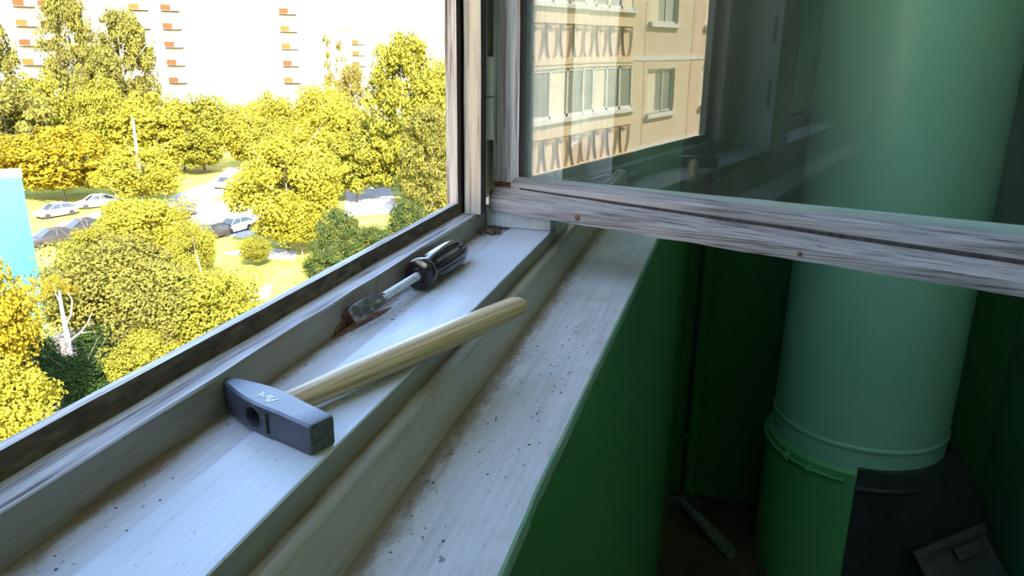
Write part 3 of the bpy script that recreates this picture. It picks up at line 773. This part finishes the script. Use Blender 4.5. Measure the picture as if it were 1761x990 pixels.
def tree(name, label, px, py, top, hw, kind, leaf, bark='grey', low=None, dense=1.0):
    """px, py: foot of the trunk in the photo; top: pixel row of the tip; hw: half width in pixels; low: pixel row of the lowest foliage"""
    base = on_ground(px, py); D = math.hypot(base[0], base[1])
    ztop = at_range(px, top, D)[2]; dist = np.linalg.norm(base)
    W = hw * dist / FPX * 1.12
    zl = at_range(px, low, D)[2] if low else GROUND + .06 * (ztop - GROUND)
    zl = max(zl, GROUND + .2)
    root = thing(name, label, 'tree' if 'bush' not in name and 'shrub' not in name and 'hedge' not in name else 'bush', loc=tuple(base), rz=random.random() * 6)
    ms = CROWN[kind]; i = cidx.get(kind, 0); cidx[kind] = i + 1; me = ms[i % len(ms)]
    hz = (ztop - zl) / 2
    fo = link_mesh('foliage', me, root, (0, 0, zl - GROUND + hz), (0, 0, random.random() * 6.28), (W, W, hz))
    fo.material_slots[0].link = 'OBJECT'; fo.material_slots[0].material = LEAF[leaf]
    H = ztop - GROUND; r0 = max(.05, min(.3, H * .014))
    b = MB(); bend = random.uniform(-.3, .3)
    b.tube([(0, 0, -.1), (bend * .2, 0, H * .25), (bend, bend * .5, H * .55), (bend, bend, H * .9)], [r0, r0 * .85, r0 * .55, r0 * .15], 8)
    for k in range(6):
        a = random.random() * 6.28; z0 = H * random.uniform(.25, .7); L = W * random.uniform(.45, .8)
        b.tube([(bend * .5, bend * .3, z0), (math.cos(a) * L * .6, math.sin(a) * L * .6, z0 + L * .5), (math.cos(a) * L, math.sin(a) * L, z0 + L * .95)], [r0 * .4, r0 * .25, r0 * .08], 6)
    b.build('trunk', BARK[bark], root, smooth=1.0, local=True)
    return root

T = tree
# far row of trees along the blocks
T('yellow_tree', 'hazy yellow tree in front of the pale block, left of the balcony column', 385, 250, 122, 46, 'round', 'yellow')
T('yellow_tree', 'wide yellow tree below the stacked balconies of the white block', 470, 262, 150, 48, 'round', 'yellow')
T('yellow_tree', 'yellow tree right of the balcony column below the thin poplars', 555, 262, 132, 52, 'round', 'yellow')
T('poplar', 'thin brownish poplar, leftmost of the four slender ones', 528, 235, 76, 13, 'poplar', 'brown')
T('poplar', 'thin brownish poplar, second of the four slender ones', 548, 235, 62, 13, 'poplar', 'brown')
T('poplar', 'tallest thin brownish poplar of the four slender ones', 570, 235, 46, 14, 'poplar', 'brown')
T('poplar', 'thin brownish poplar, nearest of the four to the tall yellow birch', 592, 238, 56, 14, 'poplar', 'brown')
T('brown_tree', 'brownish tree between the slender poplars and the tall yellow birch', 612, 250, 104, 30, 'birch', 'brown')
T('yellow_tree', 'low yellow tree beside the window jamb, behind the tall birch', 760, 255, 78, 34, 'round', 'lime')
T('olive_tree', 'olive tree at the left edge above the orange maple', 12, 300, 8, 48, 'birch', 'olive', 'birch')
T('olive_tree', 'dark olive tree low at the left edge behind the orange maple', 30, 320, 120, 62, 'round', 'olive')
T('birch', 'tall olive birch with its top cut by the photo edge', 148, 285, -35, 48, 'birch', 'olive', 'birch')
T('birch', 'tall olive birch with gaps of white sky, second from left', 236, 285, 6, 56, 'birch', 'olive', 'birch')
T('yellow_tree', 'golden tree between the two tall olive birches', 190, 300, 118, 40, 'round', 'lime')
T('yellow_tree', 'bushy golden tree left of the tall birches', 92, 300, 105, 42, 'round', 'lime')
T('yellow_tree', 'broad golden tree below the second tall birch', 268, 300, 148, 68, 'round', 'yellow')
T('yellow_tree', 'golden green tree below the hazy far trees', 352, 292, 148, 62, 'round', 'lime')
T('yellow_tree', 'bright yellow tree above the white car on the slope', 425, 292, 165, 50, 'round', 'yellow')
T('yellow_tree', 'bright yellow tree left of the tall yellow birch', 592, 300, 165, 66, 'round', 'yellow')
T('birch', 'tall yellow birch standing next to the window jamb', 700, 345, 46, 78, 'birch', 'lime', 'birch')
T('birch', 'leafy yellow green birch half behind the window jamb', 756, 352, 110, 62, 'birch', 'lime', 'birch')
T('yellow_tree', 'round yellow green tree at the foot of the tall birch', 655, 322, 190, 60, 'round', 'lime')
T('lime_tree', 'yellow green tree filling the gap above the big bright yellow tree', 530, 345, 205, 66, 'round', 'yellow')
T('lime_tree', 'soft green tree between the big yellow tree and the tall birch', 615, 348, 215, 56, 'round', 'lime')
T('lime_tree', 'grey green weeping tree against the window jamb, lowest on the right', 742, 392, 175, 60, 'birch', 'olive')
T('lime_tree', 'tree closing the view between the white block and the golden row', 318, 292, 170, 55, 'round', 'lime')
T('lime_tree', 'pale tree behind the white car on the slope', 470, 300, 190, 48, 'round', 'lime')
T('lime_tree', 'olive tree between the two left birches, half their height', 190, 292, 70, 40, 'birch', 'olive', 'birch')
# middle distance
T('orange_maple', 'orange yellow maple behind the pale blue wall', 112, 345, 208, 74, 'round', 'orange')
T('orange_maple', 'small orange maple at the left edge behind the pale blue wall', 20, 345, 225, 52, 'round', 'orange')
T('yellow_tree', 'golden tree overhanging the parked cars', 248, 352, 242, 64, 'round', 'yellow')
T('green_tree', 'green yellow tree beside the lawn shadow', 340, 300, 208, 46, 'round', 'lime')
T('yellow_tree', 'big bright yellow tree left of the dark shrubs', 496, 432, 232, 98, 'near', 'yellow')
T('yellow_bush', 'yellow bush below the big yellow tree', 520, 440, 318, 52, 'near', 'yellow')
T('yellow_bush', 'small round yellow bush on the lawn', 440, 458, 402, 27, 'round', 'lime')
T('green_shrub', 'dark green shrub left of the pale gap', 586, 480, 352, 44, 'near', 'green')
T('green_shrub', 'dark green shrub below the pale gap', 640, 462, 378, 48, 'near', 'green')
T('green_shrub', 'dark green shrub right of the pale gap', 704, 440, 338, 40, 'near', 'green')
T('green_shrub', 'low dark green shrub hiding the end of the lawn', 560, 505, 418, 36, 'near', 'green')
T('yellow_tree', 'low yellow tree just right of the pale blue wall', 178, 505, 384, 60, 'near', 'lime')
T('yellow_tree', 'yellow tree in front of the parked cars', 262, 478, 322, 84, 'near', 'yellow')
T('yellow_tree', 'slim yellow tree right of the cars, above the lawn', 335, 500, 372, 40, 'near', 'lime')
# near, below the window
T('olive_tree', 'broad olive yellow tree below the cars', 205, 610, 388, 105, 'near', 'olive', low=590)
T('olive_tree', 'shaggy olive tree right of the bare trunk', 292, 650, 440, 80, 'near', 'olive', low=625)
T('yellow_shrub', 'yellow green shrub mass along the window rail', 372, 640, 438, 92, 'near', 'lime', low=640)
T('yellow_shrub', 'low yellow green shrub touching the window rail', 262, 690, 560, 62, 'near', 'lime', low=690)
T('orange_maple', 'near golden maple at the lower left edge', 10, 860, 400, 82, 'near', 'orange', low=700)
T('orange_maple', 'near golden maple below the other, in the corner of the window', 22, 900, 588, 86, 'near', 'yellow', low=800)
T('green_hedge', 'dark green undergrowth around the bare trunk', 150, 700, 600, 66, 'near', 'deep', low=705)
T('green_hedge', 'dark green undergrowth left of the bare trunk', 72, 690, 560, 44, 'near', 'deep', low=700)
T('green_hedge', 'dark green undergrowth below the olive tree', 205, 650, 540, 60, 'near', 'deep', low=660)

# small half-bare tree with a pale trunk
g0 = Vector(on_ground(127, 668)); Dg = math.hypot(g0.x, g0.y)
def tp(px, py, dD=0.0): return Vector(at_range(px, py, Dg + dD))
root = thing('bare_tree', 'small half-bare tree with pale trunk and two forked branches', 'tree', loc=tuple(g0))
b = MB(); b.tube([tp(128, 676), tp(124, 625), tp(117, 585), tp(112, 560), tp(106, 530), tp(102, 500)], [.15, .14, .13, .12, .09, .05], 10)
b.build('trunk', BARK['birch'], root, smooth=1.0)
for pts_, r_ in (([(117, 588), (140, 570), (152, 552), (158, 537)], .05), ([(113, 560), (122, 540), (124, 515), (116, 502)], .05), ([(106, 525), (96, 505), (92, 490)], .04), ([(150, 556), (163, 557)], .025), ([(140, 572), (156, 570), (165, 572)], .025)):
    b = MB(); b.tube([tp(*q) for q in pts_], [r_ * (1 - .6 * i / (len(pts_) - 1)) for i in range(len(pts_))], 7); b.build('branch', BARK['birch'], root, smooth=1.0)
for (px, py, hw) in ((150, 578, 11), (163, 571, 6), (92, 486, 20), (60, 500, 30), (120, 498, 14)):
    c0 = tp(px, py); R_ = hw * Dg / FPX
    fo = link_mesh('leaf_cluster', CROWN['sparse'][0], root, tuple(c0 - g0), (0, 0, px), (R_, R_, R_ * .7)); obj_mat(fo, LEAF['orange'])

# ---- pale blue clad wall at the left edge
def blue_wall():
    D = 55.0
    top = at_range(37, 304, D); c0 = Vector((top[0], top[1], GROUND)); view = Vector((c0.x, c0.y, 0)).normalized()
    right = Vector((view.y, -view.x, 0)); ztop = top[2]
    root = thing('blue_wall', 'tall pale blue clad wall with white top edge at the left edge', 'building', loc=tuple(c0))
    mat = noisy('pale_blue_cladding', [(.3, (.012, .105, .20)), (.7, (.014, .12, .22))], (.6, .6, .3), 4, .45)
    wh = plain('white_coping', (.5, .5, .5), .6)
    for k in range(12):
        q0 = right * (-.55 * (k + 1) + .004); q1 = right * (-.55 * k)
        b = MB(); b.loft([[c0 + q0, c0 + q1, c0 + q1 + view * 3, c0 + q0 + view * 3], [v + Vector((0, 0, ztop - GROUND)) for v in (c0 + q0, c0 + q1, c0 + q1 + view * 3, c0 + q0 + view * 3)]])
        b.build('cladding_panel', mat, root)
    b = MB(); pr_ = [(-.03, 0), (-.03, .08), (.3, .20), (2.7, .20), (3.03, .08), (3.03, 0)]
    b.loft([[c0 + right * s_ + view * u_ + Vector((0, 0, ztop - GROUND + w_)) for u_, w_ in pr_] for s_ in (-6.6, .05)]); b.build('coping', wh, root)
blue_wall()

# ---- cars
M['tyre'] = plain('tyre_rubber', (.01, .01, .01), .8); M['car_glass'] = plain('dark_car_glass', (.02, .025, .03), .08, spec=.8)
M['car_lamp'] = plain('car_lamp_plastic', (.5, .45, .4), .2)
def car_meshes():
    b = MB(); st_ = [(-2.1, .55, .45, .72), (-2.05, .74, .30, .86), (-1.5, .84, .24, .93), (-.6, .87, .22, .95), (.6, .87, .22, .93), (1.3, .84, .24, .84), (1.95, .76, .30, .70), (2.1, .58, .42, .60)]
    b.loft([[(x, -w, z0), (x, -w * 1.02, (z0 + z1) * .55), (x, -w * .92, z1), (x, w * .92, z1), (x, w * 1.02, (z0 + z1) * .55), (x, w, z0)] for x, w, z0, z1 in st_])
    body = b.mesh('body', .6)
    b = MB(); b.loft([[(-2.2, -.70, .90), (1.05, -.72, .86), (1.05, .72, .86), (-2.2, .70, .90)], [(-1.15, -.58, 1.40), (.25, -.58, 1.40), (.25, .58, 1.40), (-1.15, .58, 1.40)]]); glass_ = b.mesh('cabin_glass', .3)
    b = MB(); b.loft([[(-1.18, -.60, 1.385), (.28, -.60, 1.385), (.28, .60, 1.385), (-1.18, .60, 1.385)], [(-1.0, -.50, 1.46), (.1, -.50, 1.46), (.1, .50, 1.46), (-1.0, .50, 1.46)]])
    for s_ in (-1, 1):
        for (xa_, xb_) in ((1.05, .25), (-.35, -.38), (-2.2, -1.15)):
            b.tube([(xa_, s_ * .72, .88), (xb_, s_ * .59, 1.40)], .045, 6)
    roof_ = b.mesh('roof', .5)
    b = MB(); b.tube([(0, -.11, 0), (0, .11, 0)], .31, 16); wheel = b.mesh('wheel', .6)
    b = MB(); b.box((-.04, -.16, -.07), (.04, .16, .07)); lamp = b.mesh('lamp')
    return body, glass_, roof_, wheel, lamp
CAR = car_meshes()
for me, m_ in zip(CAR, (None, M['car_glass'], None, M['tyre'], M['car_lamp'])): me.materials.append(m_)
def car(label, px, py, rz, col):
    m_ = bpy.data.materials.get('car_' + col[0]) or plain('car_' + col[0], col[1], .25, spec=.6)
    p = on_ground(px, py); root = thing('car', label, 'car', (p[0], p[1], GROUND), rz, 'cars parked below the window')
    for nm, i in (('body', 0), ('roof', 2)):
        o = link_mesh(nm, CAR[i], root); obj_mat(o, m_)
    link_mesh('cabin_glass', CAR[1], root)
    for x in (-1.3, 1.3):
        for y in (-.78, .78): link_mesh('wheel', CAR[3], root, (x, y, .31))
    for x in (-2.06, 2.04):
        for y in (-.55, .55): link_mesh('lamp', CAR[4], root, (x, y, .66))
W_ = ('white', (.62, .62, .62)); K_ = ('black', (.025, .022, .024)); G_ = ('grey', (.20, .21, .22))
vdir = math.atan2(.62, -.78)
car('white hatchback under the golden trees, leftmost white car', 166, 356, vdir + 1.7, W_)
car('grey car nearest the pale blue wall', 96, 372, vdir + 2.0, G_)
car('dark car half hidden by yellow leaves in the middle of the parking', 304, 370, vdir + 1.2, K_)
car('white car on the lane beside the sunny lawn', 388, 322, vdir + 2.5, W_)
car('dark car with shiny bonnet at the lower end of the parking', 362, 410, vdir + 2.1, K_)
car('white car behind the dark one at the lower end of the parking', 402, 398, vdir + 2.1, W_)
car('dark car behind leaves just right of the pale blue wall', 140, 402, vdir + 1.9, K_)
car('black car partly hidden beside the pale blue wall, nearest of all', 88, 420, vdir + 1.9, K_)

# ---- posts and a cable
M['bal_wire'] = plain('grey_cable', (.11, .10, .07), .8, spec=.1)
M['concrete'] = plain('pale_concrete', (.5, .48, .44), .8)
def post(label, px, py, top, r_):
    p = on_ground(px, py); D = math.hypot(p[0], p[1]); zt = at_range(px, top, D)[2]
    root = thing('lamp_post', label, 'post', tuple(p))
    b = MB(); b.tube([(0, 0, 0), (0, 0, zt - GROUND)], [r_ * 1.3, r_], 10); b.build('pole', M['concrete'], root, smooth=.8, local=True)
    b = MB(); b.tube([(0, 0, zt - GROUND - .1), (-.5, .3, zt - GROUND + .15)], .05, 8); b.build('arm', M['concrete'], root, smooth=.8, local=True)
post('slim pale post among the golden trees on the left', 244, 325, 204, .16)
post('slim pale post in the big bright yellow tree', 520, 330, 220, .14)
b = MB(); a0 = Vector(at_range(-20, 262, 48)); a1 = Vector(at_range(250, 284, 60))
b.tube([a0 + (a1 - a0) * t_ + Vector((0, 0, -.25 * math.sin(math.pi * t_))) for t_ in frange(0, 1, 12)], .007, 6)
tag(b.build('overhead_cable', M['bal_wire'], smooth=1.0), 'thin pale cable strung across the golden trees on the left', 'cable')

# ---- apartment blocks far behind the trees
M['block'] = noisy('pale_block_render', [(.3, (.56, .54, .50)), (.7, (.66, .64, .60))], (.2, .2, .2), 4, .9)
M['curtain'] = plain('pale_curtained_pane', (.62, .62, .60), .3)
M['win_frame'] = plain('white_window_frame', (.75, .75, .73), .5)
M['vent'] = plain('dark_open_vent', (.03, .03, .03), .6)
M['bal_orange'] = plain('orange_balcony_board', (.062, .030, .013), .7, spec=.0)
M['bal_yellow'] = plain('yellow_balcony_board', (.072, .047, .014), .7, spec=.0)
M['bal_slab'] = plain('balcony_slab', (.022, .015, .010), .8, spec=.0)
M['red_roof'] = plain('faded_red_sheet', (.26, .07, .06), .7, spec=.0)
b = MB(); b.box((-.75, -.05, 0), (.75, .06, 1.4)); WIN_F = b.mesh('window_frame'); WIN_F.materials.append(M['win_frame'])
b = MB(); b.box((-.66, -.07, .09), (-.04, -.045, 1.31)); b.box((.04, -.07, .09), (.66, -.045, 1.31)); WIN_P = b.mesh('pane'); WIN_P.materials.append(M['curtain'])
b = MB(); b.box((-.05, -.085, .4), (.05, -.06, 1.2)); VENT = b.mesh('vent'); VENT.materials.append(M['vent'])
def balcony_meshes():
    b = MB(); b.box((-1.5, -1.0, -.14), (1.5, .1, 0)); slab = b.mesh('slab'); slab.materials.append(M['bal_slab'])
    b = MB(); b.box((-1.5, -1.0, .12), (.1, -.94, 1.0)); pn = b.mesh('board'); pn.materials.append(None)
    b = MB(); b.box((.15, -1.0, .08), (1.5, -.96, .95)); b.box((1.44, -1.0, .1), (1.5, 0, 1.0)); rl = b.mesh('railing_panel'); rl.materials.append(M['win_frame'])
    return slab, pn, rl
BAL = balcony_meshes()
def block(label, pxl, pxr, top, D, floors, cols, balc, skip=(), turn=0.0):
    c0 = at_range((pxl + pxr) / 2, 100, D); az = math.atan2(c0[0], c0[1])
    W = (pxr - pxl) * D / FPX * 1.02; zt = at_range((pxl + pxr) / 2, top, D)[2]; H = zt - GROUND
    root = thing('apartment_block', label, 'building', (c0[0], c0[1], GROUND), -az + turn)      # local -y faces the window
    b = MB(); b.box((-W / 2, 0, 0), (W / 2, 12, H)); b.build('walls', M['block'], root, local=True)
    b = MB(); b.box((-W / 2 - .2, -.2, H), (W / 2 + .2, 12.2, H + .35)); b.build('parapet', M['block'], root, local=True)
    fl = H / floors
    for f in range(floors):
        z = f * fl
        if z < 9: continue
        for k in range(cols):
            x = -W / 2 + W * (k + .5) / cols
            if any(abs(x - bx_) < 2.0 for bx_, _, _ in balc): continue
            w_ = link_mesh('window', WIN_F, root, (x, 0, z + .9)); link_mesh('pane', WIN_P, w_)
            if (f * 7 + k * 3) % 5 == 0: link_mesh('vent', VENT, w_)
        for bi, (bx_, ph, cm) in enumerate(balc):
            if (f + ph) % 1: continue
            s_ = link_mesh('balcony', BAL[0], root, (bx_, 0, z + ph))
            o = link_mesh('board', BAL[1], s_); obj_mat(o, M[cm[f % len(cm)]]); link_mesh('railing_panel', BAL[2], s_)
    return root
block('white tower block with orange balconies between the left birches', 28, 118, -160, 150, 13, 4, [(-1.4, 0, ['bal_orange', 'bal_yellow']), (2.0, 0, ['bal_orange'])])
block('long white block with a column of yellow balconies, tallest in view', 258, 534, -170, 150, 14, 9, [(-13.9, 0, ['bal_yellow', 'bal_orange']), (-9.0, 0, ['bal_orange']), (10.4, 0, ['bal_yellow', 'bal_yellow', 'bal_orange'])])
low = block('distant low white block behind the slender poplars', 588, 662, 58, 190, 9, 4, [(-1, 0, ['bal_yellow'])])
b = MB(); b.box((-5.4, .3, 21.8), (-2.2, 4, 23.4)); b.build('roof_shed', M['red_roof'], low, local=True)
low = block('distant low white block next to the window jamb', 726, 800, 72, 230, 8, 4, [])
b = MB(); b.box((-1.0, -.1, 20.4), (4.5, 3, 22.2)); b.build('roof_sign', M['red_roof'], low, local=True)

# ---- the panel building opposite, seen mirrored in the open pane
XB = -10.43
M['panel'] = noisy('beige_pebbledash_panel', [(.3, (.70, .52, .36)), (.7, (.81, .63, .46))], (1.2, 1.2, 1.2), 8, .95)
M['panel_band'] = noisy('warm_beige_band', [(.3, (.78, .57, .36)), (.7, (.88, .68, .45))], (1.5, 1.5, 1.5), 6, .9)
M['filler'] = noisy('white_joint_filler', [(.3, (.70, .66, .60)), (.7, (.86, .83, .78))], (4, 4, 4), 6, .8)
M['petal'] = noisy('terracotta_petal_relief', [(.3, (.52, .31, .18)), (.7, (.68, .45, .28))], (2.5, 2.5, 2.5), 5, .8)
M['petal_light'] = noisy('pale_petal_ground', [(.3, (.76, .53, .34)), (.7, (.86, .64, .44))], (2.5, 2.5, 2.5), 5, .8)
M['joint'] = plain('dark_panel_joint', (.20, .15, .10), .9)
M['room_glass'] = plain('grey_window_pane', (.24, .25, .22), .12, spec=.7)
M['cream_frame'] = plain('cream_window_frame', (.80, .74, .62), .5)
M['curtain_cream'] = plain('cream_curtain', (.85, .72, .52), .7)
opp = thing('panel_building', 'beige panel building with petal-relief balconies, mirrored in the open pane', 'building', (XB, -20, GROUND))
PITCH = 2.86; Z0 = -2.28 - PITCH * 5          # parapet tops at Z0 + k * PITCH
YA, YB = -13.6, -34.0
b = MB(); b.box((XB - 12, YA, GROUND), (XB - .16, YB, 15)); b.build('core_wall', M['joint'], opp)
JY = [-20.75, -21.44, -25.45, -29.5, -34.0]
def cup(mb, yc, w, z0, z1, x0, dep):
    """one scooped petal: a hollow cup narrowing to the foot with a folded lip"""
    rows = 9; cols = 9; k = len(mb.v)
    for i in range(rows):
        v = i / (rows - 1); hw = w * (.36 + .64 * (1 - (1 - v) ** 2.4)) if v > 0 else w * .22
        if v == 0: hw = w * .30
        for j in range(cols):
            u = -1 + 2 * j / (cols - 1)
            d = dep * (1 - u * u) * (.25 + .75 * math.sin(math.pi * min(1, v * .75 + .15)))
            mb.v.append((x0 - d + .05, yc + u * hw, z0 + (z1 - z0) * v))
    for i in range(rows - 1):
        for j in range(cols - 1):
            a = k + i * cols + j; mb.f.append((a, a + 1, a + cols + 1, a + cols)); mb.m.append(0)
def petal_mesh():
    b = MB(); cup(b, 0, .31, -.98, -.10, 0, .10)
    b.loft([[(.0, -.31, -.10), (.06, -.31, -.10), (.06, 0, -.20), (.0, 0, -.20)], [(.0, -.31, -.05), (.06, -.31, -.05), (.06, 0, -.05), (.0, 0, -.05)]])
    b.loft([[(.0, 0, -.20), (.06, 0, -.20), (.06, .31, -.10), (.0, .31, -.10)], [(.0, 0, -.05), (.06, 0, -.05), (.06, .31, -.05), (.0, .31, -.05)]])
    return b.mesh('petal', .8)
PET = petal_mesh(); PET.materials.append(M['petal'])
def opart(name, a, b_, mat, parent=opp, bevel=0):
    q = MB().box(a, b_); return q.build(name, mat, parent, bevel=bevel)
for k in range(2, 8):
    zt = Z0 + k * PITCH                      # top of the petal parapet on this floor
    zl = zt - 1.05                            # underside of the balcony slab
    near = 3 <= k <= 7
    # wall panels to the right of the balconies, with recessed joints
    for (ya, yb, wy) in ((-20.45, -21.42, None), (-21.46, -25.43, (-21.75, -24.05)), (-25.47, -29.5, (-26.62, -28.6)), (-29.53, -34, (-30.8, -32.8))):
        z0, z1 = zt - .98 + .03, zt + PITCH - .98 - .03
        if wy is None:
            opart('wall_panel', (XB - .15, ya, z0), (XB, yb, z1), M['panel']); continue
        wz0, wz1 = zt + .12, zt + 1.56
        b = MB(); b.box((XB - .15, ya, z0), (XB, yb, wz0)); b.box((XB - .15, ya, wz1), (XB, yb, z1)); b.box((XB - .15, ya, wz0), (XB, wy[0], wz1)); b.box((XB - .15, wy[1], wz0), (XB, yb, wz1))
        b.build('wall_panel', M['panel'], opp)
        w = wy[0] - wy[1]
        b = MB(); y0 = wy[1]; X1, X2 = XB - .14, XB - .085
        for (a, c_) in ((0, .06), (w * .36, w * .36 + .07), (w - .06, w)): b.box((X1, y0 + a, wz0), (X2, y0 + c_, wz1))
        b.box((X1, y0, wz0), (X2, y0 + w, wz0 + .06)); b.box((X1, y0, wz1 - .06), (X2, y0 + w, wz1))
        fr = b.build('window_frame', M['cream_frame'], opp)
        b = MB(); b.box((XB - .13, y0 + .04, wz0 + .04), (XB - .115, y0 + w - .04, wz1 - .04)); o = b.build('pane', M['room_glass'], opp); o.parent = fr
        b = MB(); b.box((XB - .125, y0 + w * .62, wz0 + .06), (XB - .112, y0 + w * .94, wz1 - .06)); o = b.build('curtain', M['curtain_cream'], opp); o.parent = fr
        opart('window_ledge', (XB - .14, wy[1] - .08, wz0 - .14), (XB + .12, wy[0] + .08, wz0), M['filler'])
    b = MB(); rings = []
    for y in frange(-20.4, -34, 60):
        j = .035 * noise.noise(Vector((y * 1.7, k, 0))); rings.append([(XB - .03, y, zt - 1.04 + j), (XB + .025, y, zt - 1.03 + j), (XB + .025, y, zt - .90 + j), (XB - .03, y, zt - .89 + j)])
    b.loft(rings); b.build('joint_filler', M['filler'], opp)
    # two loggias side by side; the nearer stands a little further out
    for (ya, yb, off, tone) in ((-13.7, -17.25, .22, 0), (-17.25, -20.42, .10, 1)):
        xf = XB + off
        opart('balcony_slab', (XB - .16, ya, zl - .12), (xf + .02, yb, zl + .02), M['panel_band'])
        bal = opart('parapet_panel', (xf - .14, ya - .02, zl), (xf - .04, yb + .02, zt - .05), M['petal_light'])
        opart('parapet_band', (xf - .10, ya, zt - .06), (xf + .06, yb, zt + .34), M['panel_band'])
        opart('parapet_ledge', (xf - .12, ya, zt + .32), (xf + .16, yb, zt + .42), M['filler'])
        opart('parapet_foot', (xf - .12, ya, zl - .02), (xf + .05, yb, zl + .14), M['panel_band'])
        n_ = int(round((ya - yb) / .76))
        for i in range(n_):
            yc = ya - (ya - yb) * (i + .5) / n_
            o = link_mesh('petal', PET, bal, Vector((xf - .035, yc, zt)) - Vector(opp.location))
            o.parent = opp
        # glazing between ledge and the slab above
        g0_, g1_ = zt + .42, zt + PITCH - 1.17
        b = MB()
        for i in range(5):
            y = ya - (ya - yb) * i / 4; b.box((xf - .09, y - .05, g0_), (xf - .02, y + .05, g1_))
        b.box((xf - .09, yb, g0_), (xf - .02, ya, g0_ + .08)); b.box((xf - .09, yb, g1_ - .08), (xf - .02, ya, g1_))
        fr = b.build('glazing_frame', M['cream_frame'], opp)
        for i in range(4):
            y0 = ya - (ya - yb) * i / 4; y1 = ya - (ya - yb) * (i + 1) / 4
            o = MB().box((xf - .07, y0 - .05, g0_ + .07), (xf - .055, y1 + .05, g1_ - .07)).build('pane', M['curtain_cream'] if (i + k + tone) % 3 == 1 else M['room_glass'], opp); o.parent = fr
